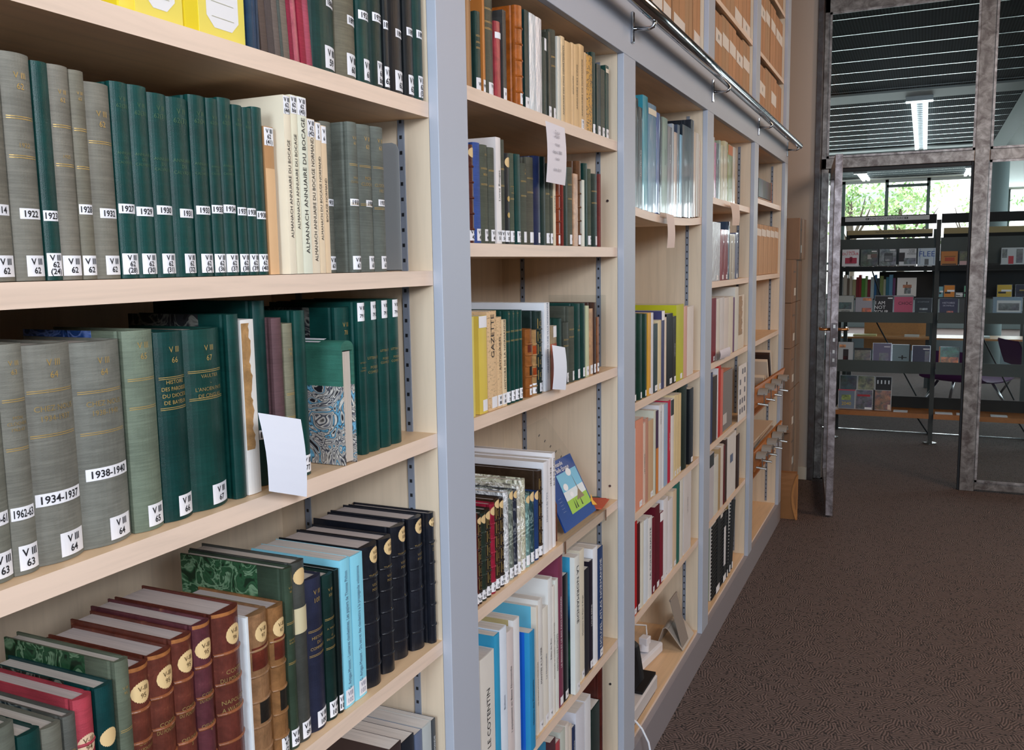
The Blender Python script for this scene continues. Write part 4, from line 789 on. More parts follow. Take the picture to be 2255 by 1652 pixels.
# yellow archive binders
for (ya,yb,lab) in ((.700,.7895,'yellow archive binder with ruled white label, left of the two'),(.7915,.8905,'yellow archive binder with ruled white label, beside navy volumes')):
    e=empty('archive_binder',(0,ya,1.8225)); x=-.028
    m=MB(); m.box(-.3,x,0,yb-ya,0,.262,'shiny:e9cf2e'); m.obj('body',e,bevel=.0015)
    m=MB(); m.box(x,x+.0006,.022,yb-ya-.001,0,.262,'plain:ead65e'); m.obj('spine_card',e)
    m=MB(); a,b=.034,yb-ya-.012; c=.012; z0,z1=.012,.20
    o_=[(a+c,z0),(b-c,z0),(b,z0+c),(b,z1),(a,z1),(a,z0+c)]
    m.poly([(x+.001,p,q) for p,q in o_],'plain:e9e6e4')
    for i in range(10): zz=.024+.017*i; m.poly([(x+.0014,a+.008,zz),(x+.0014,b-.008,zz),(x+.0014,b-.008,zz+.0007),(x+.0014,a+.008,zz+.0007)],'plain:b7b39a')
    m.obj('ruled_label',e); tag(e,lab,'binder','yellow archive binders on the top shelf')
# near bookends
def bookend(x0,x1,y,z,h,mat,label,foot=.09,r=.012):
    e=empty('bookend',(x0,y,z)); W_=x1-x0
    ol=[(0,0),(W_,0),(W_,h-r),(W_-r*.3,h-r*.3),(W_-r,h),(0,h)]
    m=MB(); m.prism([(p,q) for p,q in ol],'y',0,.0012,mat); m.obj('upright_plate',e)
    m=MB(); m.box(0,W_,-foot,0,0,.0012,mat); m.obj('foot_plate',e)
    return tag(e,label,'bookend')
bookend(-.16,-.045,1.262,1.5489,.205,'paint:8f9191','grey metal bookend behind the last grey-green volume on the eye-level shelf',.0)
bookend(-.18,-.028,1.3105,.9003,.10,'paint:4a3434','dark brown bookend foot under the black leather volumes',.0)
m=MB(); m.box(-.16,-.022,1.16,1.30,.8997,.9005,'paint:4a3434')
bookend(-.21,-.045,2.296,1.2749,.195,'clear:','clear acrylic bookend closing the third shelf of the second bay',.0,.002)
bookend(-.2,-.035,1.905,.9039,.10,'paint:7a4a38','low brown metal bookend right of the white paperbacks',.045)
# marbled volume lying spine up
e=empty('book',(-.017,1.0455,1.2719),(0,0,0))
m=MB(); D_=.20; m.box(-D_,0,0,.003,0,.115,'mb:'); m.box(-D_,0,.0275,.0305,0,.115,'mb:'); m.obj('marbled_board',e)
m=MB(); pr=[(-.0003,.115),(-.0005,.168)]+[(.0152-.0157*math.cos(t*math.pi/10),.168+.012*math.sin(t*math.pi/10)) for t in range(11)]+[(.0308,.115),(.0275,.115),(.0275,.166),(.003,.166),(.003,.115)]
m.prism([(p,q) for p,q in pr],'x',-D_,0,'c:3a7866'); m.obj('cloth_spine',e)
m=MB(); m.box(-D_+.003,-.004,.004,.0265,.003,.164,'pg:d5c8ba'); m.obj('page_block',e)
m=MB(); m.poly([(-.085,.003,.1775),(-.04,.003,.1775),(-.04,.022,.1815),(-.085,.022,.1815)],LAB); m.obj('call_number_label',e)
tag(e,'blue and black marbled volume with green cloth back lying spine upward','book','volumes on the third shelf of the nearest bay')
# paper cards and notes
def sheet(pts,label,lines=(),name='paper_note',mat='plain:e9edf8',hand=True):
    e=empty(name,pts[0]); o=Vector(pts[0]); P_=[Vector(p)-o for p in pts]; n=(P_[1]-P_[0]).cross(P_[3]-P_[0]).normalized()*.0004
    m=MB(); N_=6; k=0; mi=m.mi(mat)
    for s in (0,1):
        for i in range(N_+1):
            for j in (0,1):
                u=i/N_; a=P_[0].lerp(P_[3],u); b=P_[1].lerp(P_[2],u); q=(a if j==0 else b)+n*s+Vector((.004*math.sin(u*3.1),0,0)); m.v.append(tuple(q))
    B_=2*(N_+1)
    for i in range(N_):
        q=2*i; m.f+=[(q,q+2,q+3,q+1),(B_+q,B_+q+1,B_+q+3,B_+q+2)]; m.m+=[mi,mi]
    for i in range(N_):
        q=2*i; m.f+=[(q,B_+q,B_+q+2,q+2),(q+1,q+3,B_+q+3,B_+q+1)]; m.m+=[mi,mi]
    m.obj('sheet',e)
    if lines:
        t=MB(); ex=(P_[1]-P_[0]); ey=(P_[0]-P_[3]); w_=ex.length
        for fz,tx in lines:
            c=P_[0].lerp(P_[3],1-fz)+ex*.48; text(t,tx,'plain:8d8a93',flat(c+Vector((.006,0,0)),ex,ey,0),.0105,w_*.75)
        t.obj('handwriting',e)
    return tag(e,label,'paper')
sheet([(.004,.842,1.383),(.002,.925,1.361),(.006,.925,1.258),(.008,.85,1.284)],'blank white card standing out over the third shelf edge in the nearest bay')
sheet([(.002,1.771,1.852),(.002,1.88,1.851),(.002,1.88,1.727),(.002,1.771,1.727)],'white handwritten note taped below the top shelf of the second bay',((.86,'Theses'),(.80,'etudes'),(.66,'revues'),(.53,'depuis 1800'),(.42,'a voir'),(.24,'tout droit')),mat='plain:e4dde2')
sheet([(.004,1.79,1.381),(.002,1.872,1.368),(.004,1.868,1.272),(.004,1.79,1.284)],'blank white card at the third shelf edge of the second bay')
sheet([(.002,2.741,1.704),(.002,2.83,1.701),(.002,2.842,1.60),(.002,2.752,1.598)],'long pinkish paper strip taped under the sagging shelf',mat='plain:ddc9c0')
sheet([(.002,3.742,1.79),(.002,3.93,1.79),(.002,3.94,1.705),(.002,3.79,1.70)],'torn pinkish paper hanging from the top shelf of the fourth bay',mat='plain:d5bcae')
sheet([(.002,3.572,1.20),(.002,3.776,1.197),(.002,3.778,1.158),(.002,3.574,1.165)],'small pale sticky note on the third shelf edge, fourth bay',mat='plain:d2cbd4')
m=MB(); m.box(-.0178,-.017,2.74,2.82,1.704-.012,1.708,'plain:b9a596'); simple('adhesive_tape','strip of brown tape on the sagging shelf edge','tape',m)
m=MB(); m.box(-.0178,-.017,4.45,4.52,1.84,1.853,'plain:a09aa2'); simple('adhesive_tape','strip of grey tape on the top shelf edge of the farthest bay','tape',m)
# transparent perforated sheet
e=empty('plastic_sleeve',(-.15,1.94,1.0)); m=MB(); m.poly([(0,0,.155),(0,.18,.16),(.02,.318,.03),(.04,.20,-.09),(.03,.10,-.09)],'clear:'); m.poly([(.002,-.05,.10),(.002,.02,-.04),(.03,.06,-.04)],'clear:'); m.obj('film',e)
m=MB()
for i in range(5): t=i/4; y=.10+.15*t; z=.125-.085*t; m.poly([(.012,y,z),(.012,y+.009,z+.004),(.012,y+.012,z),(.012,y+.003,z-.004)],'plain:5b564e')
m.obj('punched_hole',e); tag(e,'transparent punched plastic sheet leaning on the back of the fourth shelf','plastic sleeve')
# acrylic display stand and its leaflet
e=empty('display_stand',(-.03,2.08,.905)); m=MB(); m.box(-.006,.016,-.18,.13,-.001,.001,'clear:'); m.box(.0135,.0155,-.18,.13,-.03,.0,'clear:'); m.obj('base_lip',e)
m=MB(); m.poly([(-.022,-.16,.002),(-.022,.12,.002),(-.125,.15,.15),(-.125,-.12,.15)],'clear:'); m.obj('back_rest',e)
m=MB(); m.box(.0158,.0166,-.18,-.172,-.03,.0,'plain:6b4a38'); m.box(.0158,.0166,.118,.124,-.03,.0,'plain:6b4a38'); m.obj('edge_clip',e); tag(e,'clear acrylic leaflet stand hooked over the fourth shelf edge, second bay','display stand')
P0,P1,P2,P3=Vector((-.028,1.945,.913)),Vector((-.028,2.165,.912)),Vector((-.12,2.215,1.047)),Vector((-.12,2.0,1.050))
e=empty('booklet',tuple(P0)); A=P1-P0; Bv=(P3-P0); nn=A.cross(Bv).normalized()
def at(u,v,off=0): return (P0.lerp(P1,u)).lerp(P3.lerp(P2,u),v)-P0+nn*off
m=MB(); k=[at(0,0,-.004),at(1,0,-.004),at(1,1,-.004),at(0,1,-.004),at(0,0,0),at(1,0,0),at(1,1,0),at(0,1,0)]
b_='shiny:1c458f'; mi=m.mi(b_); m.v=[tuple(p) for p in k]; m.f=[(0,3,2,1),(4,5,6,7),(0,1,5,4),(1,2,6,5),(2,3,7,6),(3,0,4,7)]; m.m=[mi]*6; m.obj('cover',e)
m=MB()
def qd(u0,u1,v0,v1,mat,off=.0006): m.poly([at(u0,v0,off),at(u1,v0,off),at(u1,v1,off),at(u0,v1,off)],mat)
qd(.34,.97,.16,.40,'plain:9cc648'); qd(.34,.97,.36,.50,'plain:dfe6e8',.0007); qd(.34,.97,.50,.78,'plain:7cc0de')
m.poly([at(.62,.30,.001),at(.86,.30,.001),at(.77,.46,.001)],'plain:8d7a5c'); m.poly([at(.76,.42,.001),at(.785,.42,.001),at(.75,.72,.001)],'plain:7c7468')
for (u,v,r) in ((.70,.75,.08),(.46,.56,.07),(.54,.42,.05)):
    m.poly([at(u+r*math.cos(t*.52),v+r*.8*math.sin(t*.52),.0013) for t in range(12)],'plain:eef0f2')
for u in (.50,.56,.70): m.poly([at(u,.2,.0012),at(u+.03,.2,.0012),at(u+.02,.34,.0012)],'plain:2a2a2a')
m.poly([at(.95,.10,.0014),at(1.08,.06,.0014),at(1.02,.16,.0014),at(1.05,.26,.0014),at(.97,.2,.0014)],'plain:e0a52c')
m.obj('cover_picture',e); m=MB()
ex=at(1,.9)-at(0,.9); ey=at(.5,.9)-at(.5,.8)
text(m,'La Normandie','plain:f0f0f0',flat(at(.42,.93,.0012),ex,ey),.017,.11); text(m,'et la Belle Epoque','plain:f0f0f0',flat(at(.50,.84,.0012),ex,ey),.017,.12)
for i in range(5): text(m,'- - - -','plain:c9d4ea',flat(at(.17,.46-.05*i,.0012),ex,ey),.008,.03)
m.obj('cover_lettering',e); tag(e,'blue comic booklet with Eiffel-like tower drawing in the acrylic stand','booklet')
for i,(c,l,dx,dy,rz) in enumerate((('plain:3f6b58','green card folder fanned under the red ones on the fourth shelf',-.06,.0,.35),('plain:b3242c','red booklet lying flat by the partition on the fourth shelf',-.03,.005,.2),('plain:c1502e','orange-red booklet topmost of the flat ones on the fourth shelf',-.015,.012,.12))):
    m=MB(); m.box(-.055,.055,-.05,.05,0,.003,c); o=m.obj('booklet'); o.location=(-.07+dx*.6,2.25+dy-.02*i,.9038+.0033*i); o.rotation_euler=(0,0,rz); tag(o,l,'booklet')
# third bay, bottom shelf
e=empty('book_stand',(-.06,3.14,.1305)); m=MB()
pf=[(-.062,0),(-.036,.078),(-.028,.081),(-.02,.077),(.038,.004)]
def ribbon(mb,pf,y0,y1,t,mat):
    for i in range(len(pf)-1):
        (a,b),(c,d)=pf[i],pf[i+1]; L=math.hypot(c-a,d-b); nx,nz=-(d-b)/L*t,(c-a)/L*t
        mb.prism([(a,b),(c,d),(c+nx,d+nz),(a+nx,b+nz)],'y',y0,y1,mat)
ribbon(m,pf,-.04,.13,.002,'matt:b5a99c'); m.obj('folded_base',e)
m=MB(); ribbon(m,[(.036,.006),(-.012,.185)],-.035,.06,.002,'matt:8d8177'); m.tube([(-.0125,-.035,.186),(-.0125,.06,.186)],0.004,'matt:8d8177',8); m.obj('back_plate',e); tag(e,'bent sheet metal book stand on the bottom shelf, third bay','book stand')
e=empty('power_strip',(-.13,2.96,.1305),(0,0,-.12)); m=MB(); m.box(-.027,.027,-.17,.12,0,.04,'shiny:e3e2e6'); m.obj('housing',e,bevel=.008)
for y in (-.12,-.065): 
    m=MB(); m.tube([(0,y,.0395),(0,y,.0412)],.019,'plain:9fa3b4',20); s_=m.obj('socket',e); m=MB(); m.tube([(-.006,y,.0412),(-.006,y,.0416)],.0025,'plain:1a1a1a',8); m.tube([(.006,y,.0412),(.006,y,.0416)],.0025,'plain:1a1a1a',8); m.obj('socket_hole',s_)
m=MB(); m.tube([(0,0,.042),(0,.01,.075)],[.019,.016],'shiny:e6e5ea',18); m.box(-.016,.016,-.008,.03,.066,.094,'shiny:e6e5ea'); m.obj('plug',e,bevel=.003)
m=MB(); m.tube([(0,.03,.085),(-.02,.07,.11),(-.06,.03,.12),(-.10,-.04,.10),(-.12,-.10,.05),(-.13,-.18,.01)],.003,'plain:dcdcdc',8); m.obj('cable',e,smooth=True)
tag(e,'white two-socket power strip with a plug, behind the book stand','power strip')
e=empty('desktop_box',(-.2,2.44,.1305)); m=MB(); m.box(0,.175,0,.325,.012,.062,'shiny:d9d2cf'); m.obj('case',e,bevel=.005)
m=MB(); m.box(.006,.168,.006,.318,0,.012,'plain:54433c'); m.obj('foot_plate',e)
m=MB(); text(m,'ai','plain:33302e',flat((.135,.12,.0622),(0,1,0),(-1,0,0)),.035); m.obj('lettering',e); tag(e,'white flat electronic box with rounded corners at the front of the bottom shelf','electronic box')
e=empty('camera_clamp',(-.06,2.60,.1305)); m=MB(); m.prism([(-.035,.075),(.0,.068),(.03,.11),(.012,.22),(-.03,.25),(-.05,.16)],'y',0,.03,'plain:0e0e11'); m.obj('body',e,bevel=.004); m=MB(); m.tube([(.0,.015,.07),(.0,.015,.115)],.006,'plain:0e0e11',10); m.obj('neck',e)
m=MB(); m.box(-.12,.03,.005,.16,.0635,.072,'plain:0e0e11'); m.obj('base_plate',e); tag(e,'black tilted device standing on the white electronic box','device')
cu=MB(); cu.tube([(-.012,2.434,.20),(-.002,2.442,.19),(.012,2.455,.165),(.03,2.465,.12),(.04,2.47,.06),(.04,2.46,.008),(.06,2.40,.004),(.10,2.2,.004)],.0032,'plain:e2e2e6',10); simple('power_cable','white cable hanging out over the plinth onto the carpet','cable',cu,smooth=True)
# fourth bay extras
e=empty('storage_box',(-.345,3.43,1.4772)); m=MB(); m.box(0,.105,0,.34,0,.272,'matt:6c1218'); m.obj('box',e,bevel=.002); m=MB(); m.box(.1052,.106,.31,.325,.01,.262,'plain:b9848a'); m.obj('edge_strip',e); tag(e,'dark red storage box behind the plastic-sleeved and red volumes, fourth bay','storage box')
e=empty('archive_case',(-.24,3.775,.8272)); m=MB(); m.box(0,.215,0,.215,0,.255,'plain:77706d'); m.obj('case',e,bevel=.002)
m=MB(); m.box(.2152,.2158,.01,.09,.03,.075,'plain:bdb6b2'); m.obj('label_holder',e); m=MB(); m.box(.003,.21,.003,.21,.2552,.2562,'plain:c98f78'); m.obj('top_flap',e); tag(e,'large grey archive case beside the red and white magazines, fourth bay','archive case')
e=empty('index_board',(-.012,4.06,.8272)); m=MB(); m.box(0,.0025,0,.19,0,.255,'plain:d8d2cf'); m.obj('board',e); m=MB()
random.seed(3)
for j in range(5):
    for i in range(3):
        if random.random()<.75: m.box(.003,.0032,.02+.055*i,.05+.055*i,.03+.045*j,.055+.045*j,'plain:6a6872')
m.obj('printed_tabs',e); tag(e,'white index card printed with dark tabs beside the grey archive case','index card')
def comb(y0,T,D,h,body,label,combc='plain:0e0e10',lean=0,strip=False,x=-.03,tw=True):
    e=empty('bound_report',(x,y0,.1305+(T*math.sin(-lean)+.001 if lean else 0)),(lean,0,0)); m=MB(); m.box(-D,-.012,0,T,0,h,body); m.obj('cover',e)
    m=MB(); m.box(-.0118,-.006,.001,T-.001,.001,h-.001,'plain:dedbd6' if tw else body); m.obj('page_edge',e)
    m=MB(); n_=int(h/.0155)
    if tw:
        for i in range(n_): m.box(-.0058,.0,.002,T*.62,.004+i*.0155,.0115+i*.0155,combc)
        m.box(-.004,.002,T*.62,T-.001,0,h,combc)
    else: m.box(-.02,.0,0,T,0,h,combc)
    m.obj('comb_binding',e)
    if strip:
        m=MB(); m.box(.0022,.0028,T*.55,T*.85,h*.25,h*.8,'plain:dcdadd'); m.obj('title_strip',e)
    m=MB(); m.box(.0022,.0028,T*.5,T*.95,.005,.035,LAB); m.obj('call_number_label',e)
    return tag(e,label,'report','bound reports on the bottom shelf of the fourth bay')
comb(3.63,.155,.22,.335,'plain:93a48f','pale green comb-bound report on the bottom shelf, fourth bay')
comb(3.79,.13,.22,.32,'plain:2a2c30','black comb-bound report with upright white title strip',strip=True)
comb(3.925,.035,.22,.315,'plain:4a3c36','dark brown comb-bound report with frayed top')
comb(3.965,.055,.25,.335,'plain:ab8c55','tan comb-bound folder behind the black slide binder',lean=-.19)
comb(4.026,.045,.23,.32,'plain:c9b28c','black slide binder leaning to the right on the bottom shelf',lean=-.20,tw=False)
# farthest bay
e=empty('book',(-.07,4.86,1.8565)); m=MB(); m.box(-.2,0,0,.42,.03,.125,'foil:141c2c'); m.obj('cover',e); m=MB(); m.box(-.2,0,.421,.445,.0,.13,'l:b5765a'); m.obj('spine',e); m=MB(); m.box(-.19,-.004,.02,.41,0,.006,'plain:d9d5d0'); m.box(-.19,-.006,.05,.41,.012,.018,'plain:cfd6de'); m.box(-.19,-.0,.0,.42,.022,.027,'plain:b8a08c'); m.obj('loose_leaves',e); tag(e,'dark picture book lying on loose leaves, farthest bay','book')
def kraft(x0,x1,y0,y1,z0,z1,label,grp,lab=None,tx='',col='k:bb9470',name='archive_box'):
    e=empty(name,(x1,y0,z0)); m=MB(); D_=x1-x0; T=y1-y0; H=z1-z0
    m.box(-D_,0,0,T,0,H,col); m.obj('carton',e,bevel=.0015)
    m=MB(); m.box(-D_,-.001,T*.15,T*.85,H,H+.0012,'plain:3f2a1c'); m.box(0,.0005,T*.47,T*.50,H*.0+.002,H-.002,'plain:8a6238'); m.obj('seam',e)
    if lab:
        q=MB(); a,b=lab; q.poly([(.0009,T*.05,a*H),(.0009,T*.97,(a-.015)*H),(.0009,T*.97,b*H),(.0009,T*.05,(b+.02)*H)],'plain:d9cfc6')
        if tx: text(q,tx,'plain:3c3634',flat((.0014,T*.5,(a+b)/2*H),(0,1,0),(0,0,1),.0003),.03,T*.8)
        q.obj('paper_label',e)
    return tag(e,label,'archive box',grp)
G5='kraft archive boxes in a row in the farthest bay'
orde=['first','second','third','fourth','fifth','last']
for i in range(6):
    kraft(-.30,-.03,4.43+.147*i,4.43+.147*i+.1455,1.4805,1.735,'kraft archive box in the farthest bay, %s from the left'%orde[i],G5,(.78,.90),'')
seqs=[(2,2.2305,.29,[(2.43,2.545),(2.55,2.675),(2.68,2.80),(2.805,2.905),(2.93,3.09),(3.095,3.19),(3.21,3.312)],'lower row above the rail, third column'),
 (3,2.2305,.29,[(3.43,3.56),(3.565,3.69),(3.695,3.83),(3.835,3.98),(3.985,4.14),(4.145,4.31)],'lower row above the rail, fourth column'),
 (3,2.5485,.30,[(3.43,3.60),(3.605,3.76),(3.765,3.93),(3.935,4.11),(4.115,4.31)],'middle row, fourth column'),
 (4,2.2305,.285,[(4.43,4.58),(4.585,4.76),(4.765,4.94),(4.945,5.13),(5.135,5.31)],'lower row above the rail, last column'),
 (4,2.5485,.31,[(4.43,4.58),(4.585,4.73),(4.735,4.87),(4.90,5.06),(5.07,5.31)],'middle row, last column'),
 (4,2.9005,.28,[(4.43,4.7),(4.705,5.0),(5.005,5.31)],'top row, last column')]
TXT=['','','SOTEN','COTEN','CANTO','','SLKS']
for bi,(b,z,h,ys,where) in enumerate(seqs):
    n_=len(ys)
    for i,(a,c) in enumerate(ys):
        word=['first','second','third','fourth','fifth','sixth','last'][i if i<n_-1 else 6]
        t=TXT[i] if bi==0 else ('N' if i%3==1 else '')
        lab=(.05,.42) if bi==0 and i in (2,3,4,6) else ((.60,.76) if bi in(1,4) else ((.05,.2) if bi==2 and i>2 else ((.5,.7) if bi==3 and i%2 else (.62,.74) if i==1 else None)))
        kraft(-.33,-.03,a,c,z,z+h-(.012 if i%3==1 else 0),'kraft archive box, %s one in the %s'%(word,where),'kraft archive boxes above the rail',lab,t,['k:b5845a','k:ae7f56','k:ab845e'][i%3])
# newspaper racks
def rack(Lt,Rt,Lb,Rb,label,n):
    Lt,Rt,Lb,Rb=map(Vector,(Lt,Rt,Lb,Rb)); o=Lt.copy(); e=empty('newspaper_holder',tuple(o)); m=MB()
    nrm=((Rt-Lt).cross(Lb-Lt)).normalized(); nrm=nrm if nrm.x<0 else -nrm
    q=[Lt,Rt,Rb,Lb]; m.v=[tuple(p-o) for p in q]+[tuple(p-o+nrm*.014) for p in q]; mi=m.mi('maple:9c5f30'); m.f=[(0,1,2,3),(7,6,5,4),(0,4,5,1),(1,5,6,2),(2,6,7,3),(3,7,4,0)]; m.m=[mi]*6; m.obj('front_panel',e,bevel=.002)
    m=MB(); m.box(-.30,-.02,.02,.84,-.16,-.152,'maple:9c5f30'); m.obj('tray',e)
    for i in range(n):
        u=(i+.6)/(n+.2); c=Lt.lerp(Rt,u).lerp(Lb.lerp(Rb,u),.38)-o; r=.030; m=MB(); pts=[]
        for j in range(9): t=math.pi*(j/8); pts.append((c.y+r*math.cos(t)*1.3,c.z+r*math.sin(t)-.005))
        m2=MB(); k=len(m.v)
        for (y,z) in pts:
            for x,s in ((c.x-.002,1),(c.x+.045,1),(c.x+.045,.80),(c.x-.002,.80)): m.v.append((x,c.y+(y-c.y)*s,c.z+(z-c.z)*s))
        mi=m.mi('plain:8b8278')
        for j in range(8):
            for a in range(4): q0=j*4; m.f.append((q0+a,q0+(a+1)%4,q0+4+(a+1)%4,q0+4+a)); m.m.append(mi)
        m.f+=[(0,3,2,1),(32,33,34,35)]; m.m+=[mi,mi]; cl=m.obj('clip',e)
        m=MB(); m.tube([(c.x,c.y-.03,c.z-.05),(c.x+.05,c.y-.03,c.z-.055)],.006,'steel:b9b4ae',10); m.tube([(c.x+.03,c.y-.03,c.z-.052),(c.x+.03,c.y-.038,c.z)],.003,'steel:b9b4ae',8); m.obj('hook',cl)
    return tag(e,label,'newspaper holder','wooden newspaper holders in the farthest bay')
rack((.0,4.44,.934),(.08,4.90,.985),(.0,4.44,.831),(.08,4.66,.888),'upper brown wooden holder with curved clips in the farthest bay',4)
rack((.0,4.44,.609),(.08,4.84,.71),(.0,4.46,.504),(.08,4.72,.652),'lower brown wooden holder with curved clips in the farthest bay',5)
random.seed(5)
for i,(y,z,l,a,c) in enumerate(((4.58,.99,.17,.5,'dcc9b4'),(4.66,1.0,.19,.45,'3a2620'),(4.70,1.01,.19,.45,'d9c8b6'),(4.52,.93,.15,.6,'cdb49b'),(4.44,.96,.12,.5,'d6c5b0'),(4.74,.94,.12,.3,'c9b6a2'))):
    m=MB(); m.box(-.2,-.03,-.012,.012,-.09,l-.08,'plain:'+c); o=m.obj('folded_paper'); o.location=(0,y+.46,z-.06); o.rotation_euler=(a,0,0)
    tag(o,['pale folded paper','dark folded paper','second pale folded paper','beige folded paper lowest','small beige folded paper','short folded paper'][i]+' sticking up out of the upper newspaper holder','folded paper','folded papers in the upper holder')
for i in range(7):
    m=MB(); m.box(-.28,-.02,0,.80,0,.009,'plain:'+['c2a58a','a88d76','cbb196','9a806c'][i%4]); o=m.obj('newspaper'); o.location=(-.01+.004*(i%3),4.46+.01*(i%2),.56+.0105*i); o.rotation_euler=(0,0,.02*(i%3)); tag(o,'folded newspaper lying in the lower holder','newspaper','pile of newspapers in the lower holder')
# stack of cartons beyond the bookcase and the paper bag
zz=[(.0,.26,.030,5.53),(.262,.52,.034,5.53),(.522,.78,.036,5.47),(.782,1.03,.033,5.46),(1.032,1.30,.033,5.46),(1.302,1.553,.034,5.46),(1.555,1.80,.052,5.60)]
for i,(a,b,x1,y0) in enumerate(zz):
    e=empty('carton',(x1,y0,a)); d=.44 if i<6 else .31
    m=MB(); m.box(-.37,0,0,d,0,b-a,'k:86644a'); m.obj('box',e,bevel=.003)
    m=MB(); m.box(.0,.0006,d*.45,d*.6,.005,b-a-.005,'plain:8d6a4c'); m.box(-.37,0,d*.5-.002,d*.5+.002,b-a,b-a+.0006,'plain:5a3a22'); m.obj('tape_seam',e)
    if i>0: 
        m=MB(); m.box(.0008,.0012,d*.18,d*.34,.04,.085,'plain:cfc4b8'); m.box(.0008,.0012,d*.1,d*.3,(b-a)*.7,(b-a)*.74,'plain:5d4531'); m.obj('paper_label',e)
    tag(e,'brown carton %s in the stack beyond the bookcase'%['at the very bottom','second from the floor','third from the floor','in the middle','third from the top','second from the top','set back on top'][i],'carton','stack of cartons at the end of the bookcase')
e=empty('paper_bag',(.028,5.477,0)); m=MB(); N_=8
for i in range(N_+1):
    u=i/N_; z=.285*u; w1=.055+.006*math.sin(u*3.1)
    m.v+=[(-w1,-.02-.015*u,z),(w1,-.02-.01*math.sin(u*3.14),z),(w1,.03,z),(-w1,.03,z)]
mi=m.mi('k:8f5f34')
for i in range(N_):
    for j in range(4): q=i*4; m.f.append((q+j,q+(j+1)%4,q+4+(j+1)%4,q+4+j)); m.m.append(mi)
m.f+=[(0,3,2,1),(N_*4,N_*4+1,N_*4+2,N_*4+3)]; m.m+=[mi,mi]; m.obj('body',e)
m=MB(); pts=[(.058-.028*math.sin(u/8*math.pi),-.034,.28*u/8) for u in range(9)]
for i in range(8): a,b=pts[i],pts[i+1]; m.poly([a,(.066,-.02,a[2]),(.066,-.02,b[2]),b],'k:9b6a3a')
m.obj('side_fold',e); tag(e,'orange-brown kraft paper bag standing on the floor beside the cartons','paper bag')
# ---------------- room shell
def sbox(name,x0,x1,y0,y1,z0,z1,mat):
    m=MB(); m.box(x0,x1,y0,y1,z0,z1,mat); return struct(m.obj(name))
m=MB(); m.box(-3.5,9,-3.2,24,-.05,0,'carpet:5a4a45'); fl=m.obj('floor'); struct(fl)
sbox('wall_left',-.48,-.373,-3.2,6.52,0,3.3,'plain:b9a48f')
sbox('wall_partition',-3.5,.028,6.52,6.66,0,3.3,'plain:b5a598')
sbox('baseboard_partition',-.37,.0285,6.508,6.52,0,.09,'plain:c9bfb0')
sbox('wall_right',3.1,3.2,-3.2,6.66,0,3.3,'plain:6f675f')
sbox('wall_behind',-.48,3.2,-3.3,-3.2,0,3.3,'plain:6f675f')
sbox('ceiling_near',-.48,3.2,-3.3,6.66,3.3,3.4,'plain:7c7670')
# steel glazed partition
RU='rust:89837e'
m=MB(); Y0,Y1=6.565,6.625
m.box(.028,.066,6.50,Y1,0,3.3,'rust:4d4b4c'); m.box(.066,.10,Y0,Y1,2.165,3.3,RU); m.box(.10,.165,Y0,Y1,0,.0,RU)
m.box(.066,.115,Y0+.01,Y1-.01,0,2.165,RU)
m.box(1.0,1.088,Y0,Y1,0,3.3,RU); m.box(.066,1.0,Y0,Y1,2.165,2.235,RU); m.box(1.088,3.1,Y0,Y1,2.165,2.235,RU)
m.box(.066,3.1,Y0,Y1,3.19,3.3,RU); m.box(1.088,3.1,Y0,Y1,.012,.066,RU); m.box(2.05,2.13,Y0,Y1,0,3.3,RU)
m.box(.985,1.0,Y0+.015,Y1-.01,0,2.165,'plain:16161a'); m.box(.115,.985,Y0+.015,Y1-.01,2.14,2.165,'plain:16161a')
struct(m.obj('trim_1',bevel=.003))
# glazing beads
m=MB()
def bead(x0,x1,z0,z1,w=.014):
    for a in ((x0,x0+w,z0,z1),(x1-w,x1,z0,z1),(x0,x1,z0,z0+w),(x0,x1,z1-w,z1)): m.box(a[0],a[1],Y0-.008,Y0+.002,a[2],a[3],'rust:a09a98')
for q in ((.10,1.0,2.235,3.19),(1.088,2.05,2.235,3.19),(1.088,2.05,.066,2.165),(2.13,3.1,.066,2.165),(2.13,3.1,2.235,3.19)): bead(*q)
struct(m.obj('trim_2'))
for i,q in enumerate(((.10,1.0,2.235,3.19),(1.088,2.05,2.235,3.19),(1.088,2.05,.066,2.165),(2.13,3.1,.066,2.165),(2.13,3.1,2.235,3.19))):
    sbox('window_%d'%(i+1),q[0],q[1],6.592,6.598,q[2],q[3],'glass:')
# open door leaf
e=empty('door_1',(.150,6.545,.0),(0,0,math.atan2(-.113,-.975)+0)); struct(e)   # local +Y runs from hinge to free edge
dx,dy=.263-.150,5.576-6.545; L_=math.hypot(dx,dy); e.rotation_euler=(0,0,math.atan2(-dx,dy))
th=.042
m=MB(); RD='rust:9a9396'
m.box(-th/2,th/2,0,.055,.012,2.155,RD); m.box(-th/2,th/2,L_-.06,L_,.012,2.155,RD); m.box(-th/2,th/2,.055,L_-.06,.012,.10,RD); m.box(-th/2,th/2,.055,L_-.06,2.085,2.155,RD); m.obj('leaf_frame',e,bevel=.002)
m=MB(); m.box(-.003,.003,.055,L_-.06,.10,2.085,'glass:'); m.obj('glass_pane',e)
m=MB(); m.box(-th/2+.004,th/2-.004,L_,L_+.0015,.92,1.18,'rust:5c585b')
for z in (.95,1.0,1.07,1.15): m.box(-.006,.006,L_+.0014,L_+.003,z,z+.02,'steel:c0bcb8')
m.obj('lock_plate',e)
for s in (-1,1):
    m=MB(); m.tube([(s*th/2,L_-.035,1.14),(s*(th/2+.045),L_-.035,1.14),(s*(th/2+.055),L_-.05,1.14),(s*(th/2+.055),L_-.14,1.14)],.009,'steel:c08a5c',12); m.obj('door_handle',e,smooth=True)
